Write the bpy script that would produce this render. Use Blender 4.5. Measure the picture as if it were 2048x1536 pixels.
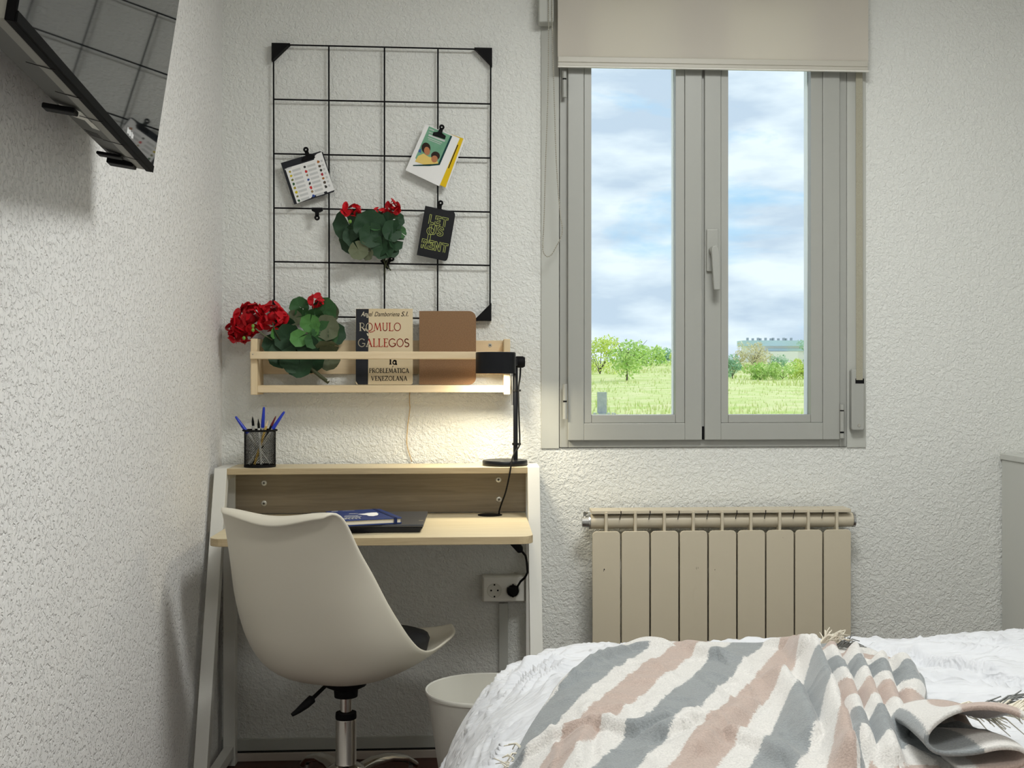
import bpy, math, random
from math import sin, cos, pi, radians, sqrt, atan2, exp
from mathutils import Vector, Matrix, noise
random.seed(7)
S = bpy.context.scene
for o in list(bpy.data.objects): bpy.data.objects.remove(o)
COL = S.collection

# ------------------------------------------------------------------ camera, world, sun, exposure
F = 2400.0; CX = 1100.0; HY = 745.0; ZC = 1.115; YAW = radians(3.5); D = 3.5
ca, sa = cos(YAW), sin(YAW)
cam_d = bpy.data.cameras.new('camera'); cam = bpy.data.objects.new('camera', cam_d); COL.objects.link(cam)
cam.location = (0, 0, ZC); cam.rotation_euler = (pi/2, 0, -YAW)
cam_d.sensor_fit = 'HORIZONTAL'; cam_d.sensor_width = 36.0; cam_d.lens = F/2048*36
cam_d.shift_x = (1024-CX)/2048; cam_d.shift_y = -(768-HY)/2048
cam_d.clip_start = .05; cam_d.clip_end = 2000
S.camera = cam
S.view_settings.view_transform = 'Standard'; S.view_settings.look = 'None'
S.view_settings.exposure = 0.0; S.view_settings.gamma = 1.0; S.view_settings.use_curve_mapping = False

def lin(c):
    out = []
    for k in c[:3]:
        k = k/255.0
        out.append(k/12.92 if k <= .04045 else ((k+.055)/1.055)**2.4)
    return (*out, 1.0)

world = bpy.data.worlds.new('sky'); S.world = world; world.use_nodes = True
wt = world.node_tree; wn = wt.nodes; wn.clear()
def wnode(t, **kw):
    n = wn.new(t)
    for k, v in kw.items(): setattr(n, k, v)
    return n
w_out = wnode('ShaderNodeOutputWorld'); w_bg = wnode('ShaderNodeBackground')
w_tc = wnode('ShaderNodeTexCoord'); w_map = wnode('ShaderNodeMapping')
w_map.inputs['Scale'].default_value = (4.7, 4.7, 15.5); w_map.inputs['Location'].default_value = (3.1, .7, 2.35)
w_n = wnode('ShaderNodeTexNoise'); w_n.inputs['Scale'].default_value = 1.0; w_n.inputs['Detail'].default_value = 9.0
w_n.inputs['Roughness'].default_value = .55; w_n.inputs['Distortion'].default_value = .35
w_n2 = wnode('ShaderNodeTexNoise'); w_n2.inputs['Scale'].default_value = 1.7; w_n2.inputs['Detail'].default_value = 6.0
w_r = wnode('ShaderNodeValToRGB')
e = w_r.color_ramp.elements; e[0].position = .30; e[0].color = (0, 0, 0, 1); e[1].position = .42; e[1].color = (1, 1, 1, 1)
w_r2 = wnode('ShaderNodeValToRGB')
e = w_r2.color_ramp.elements; e[0].position = .40; e[0].color = lin((186, 204, 222)); e[1].position = .60; e[1].color = lin((226, 238, 246))
w_mix = wnode('ShaderNodeMix', data_type='RGBA'); w_mix.inputs[6].default_value = lin((158, 204, 236))
L = wt.links.new
L(w_tc.outputs['Generated'], w_map.inputs['Vector']); L(w_map.outputs[0], w_n.inputs['Vector']); L(w_map.outputs[0], w_n2.inputs['Vector'])
L(w_n.outputs['Fac'], w_r.inputs[0]); L(w_n2.outputs['Fac'], w_r2.inputs[0])
L(w_r.outputs[0], w_mix.inputs[0]); L(w_r2.outputs[0], w_mix.inputs[7])
L(w_mix.outputs[2], w_bg.inputs['Color']); L(w_bg.outputs[0], w_out.inputs[0])
w_bg.inputs['Strength'].default_value = 1.3

def lamp(name, kind, energy, color, loc, rot=(0, 0, 0), **kw):
    d = bpy.data.lights.new(name, kind); d.energy = energy; d.color = color[:3]
    for k, v in kw.items(): setattr(d, k, v)
    o = bpy.data.objects.new(name, d); COL.objects.link(o); o.location = loc; o.rotation_euler = rot
    return o
# hazy sun, low on the right, seen through thin cloud: a broad soft source
sdir = Vector((-.80, -.50, -.33)).normalized()
sun = lamp('sun', 'SUN', 3.6, (.99, 1.0, .98), (20, 40, 30), angle=radians(50))
sun.rotation_euler = sdir.to_track_quat('-Z', 'Y').to_euler()
# flush ceiling lamp over the bed, plus an added rear fill for the chair
ceil_light = lamp('ceiling_light', 'AREA', 26.0, (.97, .995, .985), (.62, 2.12, 2.44), shape='DISK', size=.62)
fill_light_b = lamp('added_fill_light_rear', 'AREA', 16.5, (.985, 1.0, .985), (.10, .40, 2.44), shape='DISK', size=.62)

# ------------------------------------------------------------------ helpers
def P(x, y, Y):
    u = (x-CX)/F; v = (HY-y)/F; dx = u*ca+sa; dy = ca-u*sa; t = Y/dy
    return Vector((dx*t, Y, ZC+v*t))
def PX(x, y, X):
    u = (x-CX)/F; v = (HY-y)/F; dx = u*ca+sa; dy = ca-u*sa; t = X/dx
    return Vector((X, dy*t, ZC+v*t))
def PZ(x, y, z):
    u = (x-CX)/F; v = (HY-y)/F; dx = u*ca+sa; dy = ca-u*sa; t = (z-ZC)/v
    return Vector((dx*t, dy*t, z))
def lerp(a, b, t): return a+(b-a)*t
def interp(xs, ys, x):
    if x <= xs[0]: return ys[0]
    for i in range(1, len(xs)):
        if x <= xs[i]:
            t = (x-xs[i-1])/(xs[i]-xs[i-1]); return ys[i-1]+(ys[i]-ys[i-1])*t
    return ys[-1]
def smooth(xs, ys, x):   # monotone-ish cubic (catmull) interpolation
    n = len(xs)
    if x <= xs[0]: return ys[0]
    if x >= xs[-1]: return ys[-1]
    i = 0
    while x > xs[i+1]: i += 1
    h = xs[i+1]-xs[i]; t = (x-xs[i])/h
    def m(k):
        if k == 0: return (ys[1]-ys[0])/(xs[1]-xs[0])
        if k == n-1: return (ys[-1]-ys[-2])/(xs[-1]-xs[-2])
        return (ys[k+1]-ys[k-1])/(xs[k+1]-xs[k-1])
    a, b = m(i)*h, m(i+1)*h
    return ys[i]*(2*t**3-3*t*t+1)+a*(t**3-2*t*t+t)+ys[i+1]*(-2*t**3+3*t*t)+b*(t**3-t*t)
def sstep(a, b, x):
    t = max(0, min(1, (x-a)/(b-a))); return t*t*(3-2*t)

class MB:
    def __init__(s): s.v = []; s.f = []; s.uv = None
    def box(s, a, b):
        x0, y0, z0 = a; x1, y1, z1 = b; n = len(s.v)
        s.v += [(x0,y0,z0),(x1,y0,z0),(x1,y1,z0),(x0,y1,z0),(x0,y0,z1),(x1,y0,z1),(x1,y1,z1),(x0,y1,z1)]
        s.f += [tuple(n+i for i in q) for q in ((3,2,1,0),(4,5,6,7),(0,1,5,4),(1,2,6,5),(2,3,7,6),(3,0,4,7))]
        return s
    def obox(s, c, ax, ay, az):   # centre and half-axis vectors
        c, ax, ay, az = map(Vector, (c, ax, ay, az)); n = len(s.v)
        for kz in (-1, 1):
            for kx, ky in ((-1,-1),(1,-1),(1,1),(-1,1)): s.v.append(tuple(c+ax*kx+ay*ky+az*kz))
        s.f += [tuple(n+i for i in q) for q in ((3,2,1,0),(4,5,6,7),(0,1,5,4),(1,2,6,5),(2,3,7,6),(3,0,4,7))]
        return s
    def bar(s, p, q, w, h, up=(0, 0, 1)):
        p, q = Vector(p), Vector(q); d = (q-p); l = d.length; d.normalize(); u = Vector(up)
        r = d.cross(u).normalized(); u = r.cross(d).normalized()
        return s.obox((p+q)/2, d*l/2, r*w/2, u*h/2)
    def prism(s, pts, vec):       # polygon extruded by a vector
        n = len(s.v); k = len(pts); vec = Vector(vec)
        s.v += [tuple(p) for p in pts]+[tuple(Vector(p)+vec) for p in pts]
        s.f.append(tuple(range(n, n+k))); s.f.append(tuple(range(n+2*k-1, n+k-1, -1)))
        for i in range(k):
            j = (i+1) % k; s.f.append((n+j, n+i, n+k+i, n+k+j))
        return s
    def poly(s, pts):
        n = len(s.v); s.v += [tuple(p) for p in pts]; s.f.append(tuple(range(n, n+len(pts)))); return s
    def tube(s, pts, r, seg=8, cap=True):
        pts = [Vector(p) for p in pts]; n0 = len(s.v); m = len(pts)
        rs = r if isinstance(r, (list, tuple)) else [r]*m
        t0 = (pts[1]-pts[0]).normalized(); a = t0.orthogonal().normalized()
        for i, p in enumerate(pts):
            t = (pts[min(i+1, m-1)]-pts[max(i-1, 0)])
            t = t.normalized() if t.length > 1e-9 else t0
            a = (a-t*a.dot(t)).normalized(); b = t.cross(a)
            for k in range(seg):
                an = 2*pi*k/seg; s.v.append(tuple(p+a*cos(an)*rs[i]+b*sin(an)*rs[i]))
        for i in range(m-1):
            for k in range(seg):
                k2 = (k+1) % seg; A = n0+i*seg
                s.f.append((A+k, A+k2, A+seg+k2, A+seg+k))
        if cap:
            s.f.append(tuple(n0+k for k in range(seg-1, -1, -1))); s.f.append(tuple(n0+(m-1)*seg+k for k in range(seg)))
        return s
    def cyl(s, p, q, r, r2=None, seg=20): return s.tube([p, q], [r, r if r2 is None else r2], seg)
    def lathe(s, c, prof, seg=32, ax=(0, 0, 1), closed=False):
        c = Vector(c); az = Vector(ax).normalized(); a = az.orthogonal().normalized(); b = az.cross(a); n0 = len(s.v); m = len(prof)
        for r, z in prof:
            for k in range(seg):
                an = 2*pi*k/seg; s.v.append(tuple(c+az*z+(a*cos(an)+b*sin(an))*max(r, 1e-5)))
        for i in range(m-1):
            for k in range(seg):
                k2 = (k+1) % seg; A = n0+i*seg
                s.f.append((A+k, A+k2, A+seg+k2, A+seg+k))
        return s
    def grid(s, fn, nu, nv, uvfn=None):
        n0 = len(s.v)
        for i in range(nu+1):
            for j in range(nv+1): s.v.append(tuple(fn(i/nu, j/nv)))
        if uvfn:
            s.uv = s.uv or []
            for i in range(nu+1):
                for j in range(nv+1): s.uv.append(uvfn(i/nu, j/nv))
        for i in range(nu):
            for j in range(nv):
                A = n0+i*(nv+1)+j; s.f.append((A, A+nv+1, A+nv+2, A+1))
        return s
    def build(s, name, mat, parent=None, sm=None, bevel=0, seg=2, loc=None, sub=0, solid=0, kind=None, label=None):
        off = Vector(OFF[parent]) if parent is not None else Vector(loc or (0, 0, 0))
        me = bpy.data.meshes.new(name)
        me.from_pydata([tuple(Vector(p)-off) for p in s.v], [], s.f); me.update()
        if s.uv:
            uvl = me.uv_layers.new(name='UVMap')
            for lp in me.loops: uvl.data[lp.index].uv = s.uv[lp.vertex_index]
        if sm is not None:
            me.polygons.foreach_set('use_smooth', [True]*len(me.polygons))
            if sm < 180: me.set_sharp_from_angle(angle=radians(sm))
        me.materials.append(mat)
        o = bpy.data.objects.new(name, me); COL.objects.link(o)
        if parent is not None: o.parent = parent; OFF[o] = off
        else: o.location = off; OFF[o] = off
        if solid:
            m = o.modifiers.new('solid', 'SOLIDIFY'); m.thickness = solid; m.offset = 0
        if sub:
            m = o.modifiers.new('sub', 'SUBSURF'); m.levels = sub; m.render_levels = sub
        if bevel:
            m = o.modifiers.new('bevel', 'BEVEL'); m.width = bevel; m.segments = seg; m.limit_method = 'ANGLE'; m.angle_limit = radians(35)
        if kind: o['kind'] = kind
        if label: o['label'] = label
        return o
OFF = {}
def tag(o, label, cat, group=None):
    o['label'] = label; o['category'] = cat
    if group: o['group'] = group
    return o
def thing(name, label, cat, loc, group=None):
    o = bpy.data.objects.new(name, None); COL.objects.link(o); o.location = loc; o.empty_display_size = .05
    OFF[o] = Vector(loc); return tag(o, label, cat, group)
def struct(mb, name, mat, **kw):
    o = mb.build(name, mat, **kw); o['kind'] = 'structure'; return o

def ppoly(pts, Y): return [P(x, y, Y) for x, y in pts]
def rrect(x0, y0, x1, y1, r, n=5, which=(1, 1, 1, 1)):   # rounded rect outline in 2-D (tl,tr,br,bl)
    out = []
    for k, (cx, cy, a0) in enumerate(((x0, y0, 180), (x1, y0, 270), (x1, y1, 0), (x0, y1, 90))):
        if not which[k]: out.append((cx, cy)); continue
        sx = 1 if cx == x0 else -1; sy = 1 if cy == y0 else -1
        ox, oy = cx+sx*r, cy+sy*r
        for i in range(n+1):
            a = radians(a0+90*i/n); out.append((ox+r*cos(a), oy+r*sin(a)))
    return out
def rot2(pts, c, ang):
    a = radians(ang); return [(c[0]+(x-c[0])*cos(a)-(y-c[1])*sin(a), c[1]+(x-c[0])*sin(a)+(y-c[1])*cos(a)) for x, y in pts]

# ------------------------------------------------------------------ materials
def mat(name, col, rough=.5, metal=0, spec=.5, **kw):
    m = bpy.data.materials.new(name); m.use_nodes = True; b = m.node_tree.nodes['Principled BSDF']
    b.inputs['Base Color'].default_value = lin(col); b.inputs['Roughness'].default_value = rough
    b.inputs['Metallic'].default_value = metal; b.inputs['Specular IOR Level'].default_value = spec
    for k, v in kw.items(): b.inputs[k].default_value = v
    return m
def nd(m, t, **kw):
    n = m.node_tree.nodes.new(t)
    for k, v in kw.items():
        if k.startswith('i_'): n.inputs[k[2:].replace('_', ' ')].default_value = v
        else: setattr(n, k, v)
    return n
def lk(m, a, b): m.node_tree.links.new(a, b)
def pb(m): return m.node_tree.nodes['Principled BSDF']
def noisy(name, c1, c2, scale, rough=.6, detail=4, stretch=(1, 1, 1), bump=0, bdist=.002, spec=.4, lo=.35, hi=.65, metal=0):
    m = mat(name, c1, rough, metal, spec)
    tc = nd(m, 'ShaderNodeTexCoord'); mp = nd(m, 'ShaderNodeMapping'); mp.inputs['Scale'].default_value = stretch
    n = nd(m, 'ShaderNodeTexNoise', i_Scale=scale, i_Detail=float(detail))
    r = nd(m, 'ShaderNodeValToRGB'); e = r.color_ramp.elements
    e[0].position = lo; e[0].color = lin(c1); e[1].position = hi; e[1].color = lin(c2)
    lk(m, tc.outputs['Object'], mp.inputs[0]); lk(m, mp.outputs[0], n.inputs['Vector']); lk(m, n.outputs['Fac'], r.inputs[0])
    lk(m, r.outputs[0], pb(m).inputs['Base Color'])
    if bump:
        bp = nd(m, 'ShaderNodeBump', i_Strength=bump, i_Distance=bdist); lk(m, n.outputs['Fac'], bp.inputs['Height']); lk(m, bp.outputs[0], pb(m).inputs['Normal'])
    return m
def stucco(name, col, scale, strength, dist, pits=False):
    m = mat(name, col, .85, 0, .25)
    tc = nd(m, 'ShaderNodeTexCoord')
    n1 = nd(m, 'ShaderNodeTexNoise', i_Scale=scale, i_Detail=3.0, i_Roughness=.55, i_Distortion=.6)
    n2 = nd(m, 'ShaderNodeTexNoise', i_Scale=scale*.33, i_Detail=2.0)
    r = nd(m, 'ShaderNodeValToRGB'); e = r.color_ramp.elements
    e[0].position = .36 if not pits else .28; e[1].position = .66 if not pits else .50
    a = nd(m, 'ShaderNodeMath', operation='MULTIPLY_ADD'); a.inputs[1].default_value = .45
    for n in (n1, n2): lk(m, tc.outputs['Object'], n.inputs['Vector'])
    lk(m, n1.outputs['Fac'], r.inputs[0]); lk(m, n2.outputs['Fac'], a.inputs[0]); lk(m, r.outputs[0], a.inputs[2])
    bp = nd(m, 'ShaderNodeBump', i_Strength=strength, i_Distance=dist)
    lk(m, a.outputs[0], bp.inputs['Height']); lk(m, bp.outputs[0], pb(m).inputs['Normal'])
    return m
def wood(name, c1, c2, axis='X', scale=10, rough=.5, ring=14):
    m = mat(name, c1, rough, 0, .35)
    tc = nd(m, 'ShaderNodeTexCoord'); mp = nd(m, 'ShaderNodeMapping')
    st = {'X': (.7, ring, ring), 'Y': (ring, .7, ring), 'Z': (ring, ring, .7)}[axis]
    mp.inputs['Scale'].default_value = st
    n = nd(m, 'ShaderNodeTexNoise', i_Scale=scale, i_Detail=5.0, i_Roughness=.6, i_Distortion=.8)
    r = nd(m, 'ShaderNodeValToRGB'); e = r.color_ramp.elements
    e[0].position = .3; e[0].color = lin(c1); e[1].position = .7; e[1].color = lin(c2)
    lk(m, tc.outputs['Object'], mp.inputs[0]); lk(m, mp.outputs[0], n.inputs['Vector']); lk(m, n.outputs['Fac'], r.inputs[0])
    lk(m, r.outputs[0], pb(m).inputs['Base Color'])
    return m
M = {}
M['wall'] = stucco('wall_stucco', (228, 229, 224), 105, .6, .004)
M['wall_l'] = stucco('wall_stucco_pitted', (230, 229, 226), 100, .7, .005, True)
M['plain'] = mat('wall_plain', (226, 226, 222), .9, 0, .2)
M['ceil'] = mat('ceiling_paint', (235, 233, 228), .9, 0, .2)
M['floor'] = wood('floor_boards', (58, 26, 16), (82, 40, 26), 'X', 6, .35)
M['base'] = mat('baseboard_paint', (190, 180, 170), .5)
M['dark'] = mat('dark_gap', (22, 21, 20), .8)
M['alu'] = mat('white_lacquered_aluminium', (164, 165, 159), .38, 0, .45)
M['casing'] = mat('casing_paint', (186, 187, 180), .7, 0, .3)
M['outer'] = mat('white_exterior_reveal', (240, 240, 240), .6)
M['black'] = mat('black_lacquer', (8, 10, 16), .4, 0, .3)
M['blackm'] = mat('matte_black', (8, 8, 10), .7, 0, .2)
M['metal'] = mat('steel', (190, 190, 188), .3, 1.0)
M['chrome'] = mat('chrome', (205, 200, 192), .12, 1.0)
M['screw'] = mat('zinc_screw', (200, 198, 190), .35, .9)
M['white'] = mat('white_plastic', (232, 230, 222), .45, 0, .45)
M['dresser'] = mat('dresser_white', (200, 201, 195), .45, 0, .4)
M['offwhite'] = mat('offwhite_plastic', (216, 214, 204), .5, 0, .4)
M['rad'] = mat('cream_enamel', (198, 188, 166), .4, 0, .45)
M['radshade'] = mat('radiator_core', (190, 182, 164), .5, 0, .4)
M['oak'] = wood('light_oak_laminate', (196, 182, 150), (212, 200, 170), 'X', 7)
M['oakdark'] = wood('grey_oak_laminate', (134, 122, 103), (158, 145, 123), 'X', 7)
M['edge'] = wood('oak_edge_band', (168, 150, 118), (188, 170, 136), 'X', 7)
M['pine'] = wood('pine', (216, 194, 156), (228, 208, 174), 'X', 6, .5, 10)
M['pinez'] = wood('pine_upright', (214, 190, 150), (226, 206, 170), 'Z', 6, .5, 10)
M['legs'] = mat('white_desk_steel', (214, 213, 206), .5, 0, .4)
M['shell'] = mat('chair_shell_white', (211, 205, 189), .42, 0, .45)
M['cushion'] = mat('black_leatherette', (20, 20, 24), .55, 0, .4)
M['paper'] = mat('paper', (232, 232, 230), .8, 0, .2)
M['cardblack'] = mat('card_black_print', (40, 41, 46), .7, 0, .2)
M['yellow'] = mat('yellow_print', (222, 186, 30), .7, 0, .2)
M['ink'] = mat('black_ink', (28, 26, 26), .8, 0, .2)
M['greyink'] = mat('grey_print', (200, 201, 200), .8, 0, .1)
M['midink'] = mat('mid_grey_ink', (150, 150, 150), .8, 0, .1)
M['green'] = noisy('green_print', (96, 150, 120), (128, 176, 146), 14, .7)
M['dgreen'] = mat('dark_green_print', (24, 62, 62), .7, 0, .2)
M['skin'] = mat('printed_skin', (178, 120, 84), .7, 0, .2)
M['hair'] = mat('printed_hair', (46, 34, 28), .7, 0, .2)
M['shirt'] = mat('printed_yellow_shirt', (224, 196, 112), .7, 0, .2)
M['lime'] = mat('lime_print', (178, 186, 106), .7, 0, .2)
M['cream'] = noisy('aged_cream_paper', (206, 188, 152), (216, 200, 168), 6, .8)
M['spine'] = mat('book_black_band', (36, 38, 44), .7, 0, .3)
M['kraft'] = noisy('kraft_board', (124, 94, 66), (142, 110, 80), 420, .8, 3, bump=.2, bdist=.0006)
M['navy'] = mat('navy_cover', (28, 52, 110), .45, 0, .4)
M['navyd'] = mat('navy_elastic', (18, 34, 78), .6, 0, .3)
M['pages'] = mat('page_block', (228, 220, 200), .8, 0, .2)
M['laptop'] = mat('laptop_grey', (62, 64, 68), .4, 0, .5)
M['laptopd'] = mat('laptop_dark', (20, 24, 34), .45, 0, .45)
M['leafd'] = noisy('leaf_dark', (22, 52, 30), (38, 72, 42), 40, .55, 4, bump=.3, bdist=.002)
M['leafm'] = noisy('leaf_mid', (44, 84, 46), (66, 108, 62), 40, .55, 4, bump=.3, bdist=.002)
M['leafl'] = noisy('leaf_light', (70, 122, 60), (92, 146, 76), 40, .5, 4, bump=.2, bdist=.002)
M['leafp'] = noisy('leaf_pale_underside', (92, 100, 74), (112, 118, 92), 40, .65, 4, bump=.3, bdist=.002)
M['red'] = noisy('geranium_red', (178, 8, 22), (206, 20, 36), 60, .6, 2)
M['bud'] = mat('green_bud', (112, 152, 60), .6)
M['stem'] = mat('brown_green_stem', (62, 66, 40), .7)
M['bluecap'] = mat('blue_pen_cap', (24, 52, 176), .3, 0, .5)
M['clear'] = mat('clear_barrel', (204, 204, 198), .2, 0, .5)
M['gold'] = mat('gold_pencil', (196, 164, 84), .5)
M['wine'] = mat('wine_red', (108, 26, 34), .6)
M['string'] = mat('gold_string', (196, 160, 96), .7)
M['strap'] = noisy('roller_strap_webbing', (150, 146, 128), (170, 166, 148), 700, .9)
M['bead'] = mat('bead_chain', (166, 162, 148), .35, 0)
M['barrail'] = mat('blind_rail', (186, 182, 170), .45)
M['floorlit'] = M['floor']
def fabric_translucent():
    m = mat('blind_fabric', (218, 213, 203), .9, 0, .1)
    tr = nd(m, 'ShaderNodeBsdfTranslucent'); tr.inputs['Color'].default_value = lin((240, 232, 218))
    mx = nd(m, 'ShaderNodeMixShader'); mx.inputs[0].default_value = .35
    out = m.node_tree.nodes['Material Output']
    lk(m, pb(m).outputs[0], mx.inputs[1]); lk(m, tr.outputs[0], mx.inputs[2]); lk(m, mx.outputs[0], out.inputs[0]); return m
M['blind'] = fabric_translucent()
def glass_mat():
    m = mat('window_glass', (255, 255, 255), .02)
    t = nd(m, 'ShaderNodeBsdfTransparent'); t.inputs['Color'].default_value = (.97, .985, .98, 1)
    g = nd(m, 'ShaderNodeBsdfGlossy'); g.inputs['Roughness'].default_value = .03
    fr = nd(m, 'ShaderNodeFresnel'); fr.inputs['IOR'].default_value = 1.45
    mx = nd(m, 'ShaderNodeMixShader'); out = m.node_tree.nodes['Material Output']
    lk(m, fr.outputs[0], mx.inputs[0]); lk(m, t.outputs[0], mx.inputs[1]); lk(m, g.outputs[0], mx.inputs[2]); lk(m, mx.outputs[0], out.inputs[0]); return m
M['glass'] = glass_mat()
M['screen'] = mat('tv_screen_glass', (14, 17, 19), .03, 0, .34)
M['bezel'] = mat('tv_black_plastic', (8, 8, 8), .7, 0, .05)
M['tvback'] = mat('tv_back_plastic', (74, 73, 68), .55, 0, .4)
M['tvlip'] = mat('tv_grey_edge', (120, 118, 108), .5, 0, .4)
def emis(name, col, st):
    m = mat(name, col, .6); pb(m).inputs['Emission Color'].default_value = lin(col); pb(m).inputs['Emission Strength'].default_value = st; return m
M['diffuser'] = emis('lamp_diffuser', (255, 226, 170), 6.0)
M['ceildiff'] = emis('ceiling_lamp_diffuser', (255, 246, 230), 3.0)
def cloth(name, c1, c2, bscale, bump):
    m = mat(name, c1, .9, 0, .15); b = pb(m); b.inputs['Sheen Weight'].default_value = .2
    tc = nd(m, 'ShaderNodeTexCoord'); n = nd(m, 'ShaderNodeTexNoise', i_Scale=bscale, i_Detail=4.0)
    r = nd(m, 'ShaderNodeValToRGB'); e = r.color_ramp.elements; e[0].position = .3; e[1].position = .7; e[0].color = lin(c1); e[1].color = lin(c2)
    bp = nd(m, 'ShaderNodeBump', i_Strength=bump, i_Distance=.004)
    lk(m, tc.outputs['Object'], n.inputs['Vector']); lk(m, n.outputs['Fac'], bp.inputs['Height']); lk(m, bp.outputs[0], b.inputs['Normal'])
    lk(m, n.outputs['Fac'], r.inputs[0]); lk(m, r.outputs[0], b.inputs['Base Color']); return m
def duvet_mat():
    m = cloth('white_cotton', (216, 218, 222), (222, 224, 228), 30, .2); nt_ = m.node_tree
    tc = nd(m, 'ShaderNodeTexCoord'); mp = nd(m, 'ShaderNodeMapping'); mp.inputs['Rotation'].default_value = (0, 0, radians(-38)); mp.inputs['Scale'].default_value = (4, 17, 11)
    n = nd(m, 'ShaderNodeTexNoise', i_Scale=1.0, i_Detail=3.0, i_Distortion=.9); lk(m, tc.outputs['Object'], mp.inputs[0]); lk(m, mp.outputs[0], n.inputs['Vector'])
    sb = nd(m, 'ShaderNodeMath', operation='SUBTRACT'); sb.inputs[1].default_value = .5; ab = nd(m, 'ShaderNodeMath', operation='ABSOLUTE'); pw_ = nd(m, 'ShaderNodeMapRange', i_From_Min=0.0, i_From_Max=.10, i_To_Min=1.0, i_To_Max=0.0)
    lk(m, n.outputs['Fac'], sb.inputs[0]); lk(m, sb.outputs[0], ab.inputs[0]); lk(m, ab.outputs[0], pw_.inputs[0])
    bp = nd(m, 'ShaderNodeBump', i_Strength=.38, i_Distance=.008); lk(m, pw_.outputs[0], bp.inputs['Height'])
    old = [l for l in nt_.links if l.to_node == pb(m) and l.to_socket.name == 'Normal'][0].from_node
    lk(m, bp.outputs[0], old.inputs['Normal']); return m
M['duvet'] = duvet_mat()
M['matt'] = cloth('mattress_ticking', (216, 214, 210), (224, 222, 218), 60, .2)
M['fringe'] = mat('cream_wool_yarn', (226, 220, 204), .95, 0, .1)
M['fringeg'] = mat('grey_wool_yarn', (132, 134, 132), .95, 0, .1)
PER = .212
def blanket_mat():
    m = mat('striped_wool', (236, 230, 216), .95, 0, .1); b = pb(m); b.inputs['Sheen Weight'].default_value = .35
    uv = nd(m, 'ShaderNodeUVMap'); sp = nd(m, 'ShaderNodeSeparateXYZ'); lk(m, uv.outputs[0], sp.inputs[0])
    tc = nd(m, 'ShaderNodeTexCoord')
    nz = nd(m, 'ShaderNodeTexNoise', i_Scale=260.0, i_Detail=2.0); lk(m, tc.outputs['Object'], nz.inputs['Vector'])
    ns = nd(m, 'ShaderNodeMath', operation='MULTIPLY_ADD'); ns.inputs[1].default_value = .012; lk(m, nz.outputs['Fac'], ns.inputs[0]); lk(m, sp.outputs[0], ns.inputs[2])
    dv = nd(m, 'ShaderNodeMath', operation='DIVIDE'); dv.inputs[1].default_value = PER; lk(m, ns.outputs[0], dv.inputs[0])
    fr = nd(m, 'ShaderNodeMath', operation='FRACT'); lk(m, dv.outputs[0], fr.inputs[0])
    r = nd(m, 'ShaderNodeValToRGB'); cr = r.color_ramp; cr.interpolation = 'LINEAR'
    cre, gr, pk = lin((217, 215, 211)), lin((142, 147, 149)), lin((185, 167, 157))
    st = [(0, gr), (.30, gr), (.315, cre), (.50, cre), (.515, pk), (.78, pk), (.795, cre), (.985, cre), (1, gr)]
    cr.elements[0].position = 0; cr.elements[0].color = gr; cr.elements[1].position = 1; cr.elements[1].color = gr
    for p, c in st[1:-1]:
        k = cr.elements.new(p); k.color = c
    lk(m, fr.outputs[0], r.inputs[0])
    n2 = nd(m, 'ShaderNodeTexNoise', i_Scale=330.0, i_Detail=3.0); lk(m, tc.outputs['Object'], n2.inputs['Vector'])
    mm = nd(m, 'ShaderNodeMapRange', i_From_Min=.3, i_From_Max=.7, i_To_Min=.86, i_To_Max=1.1); lk(m, n2.outputs['Fac'], mm.inputs[0])
    mx = nd(m, 'ShaderNodeMix', data_type='RGBA', blend_type='MULTIPLY'); mx.inputs[0].default_value = 1.0
    lk(m, r.outputs[0], mx.inputs[6]); lk(m, mm.outputs[0], mx.inputs[7]); lk(m, mx.outputs[2], b.inputs['Base Color'])
    bp = nd(m, 'ShaderNodeBump', i_Strength=.5, i_Distance=.003); lk(m, n2.outputs['Fac'], bp.inputs['Height']); lk(m, bp.outputs[0], b.inputs['Normal'])
    return m
M['blanket'] = blanket_mat()
M['grass'] = noisy('meadow', (186, 208, 104), (232, 226, 170), .55, .9, 8, lo=.3, hi=.7)
M['blade'] = noisy('grass_blades', (190, 214, 110), (236, 230, 176), 3, .8, 3)
M['bark'] = mat('bark', (92, 84, 70), .9)
M['fol1'] = noisy('foliage_spring', (170, 210, 100), (204, 226, 134), 2.0, .8, 3)
M['fol2'] = noisy('foliage_deep', (140, 184, 140), (170, 206, 164), 2.0, .8, 3)
M['fol3'] = noisy('foliage_rust', (206, 198, 150), (222, 214, 176), 2.0, .8, 3)
M['fol4'] = noisy('foliage_yellow', (200, 220, 90), (222, 234, 128), 2.0, .8, 3)
M['bldw'] = mat('far_white_wall', (246, 242, 240), .9)
M['bldb'] = mat('far_blue_roof', (196, 220, 228), .8)
M['conc'] = noisy('concrete', (166, 172, 176), (184, 188, 190), 6, .9)

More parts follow.
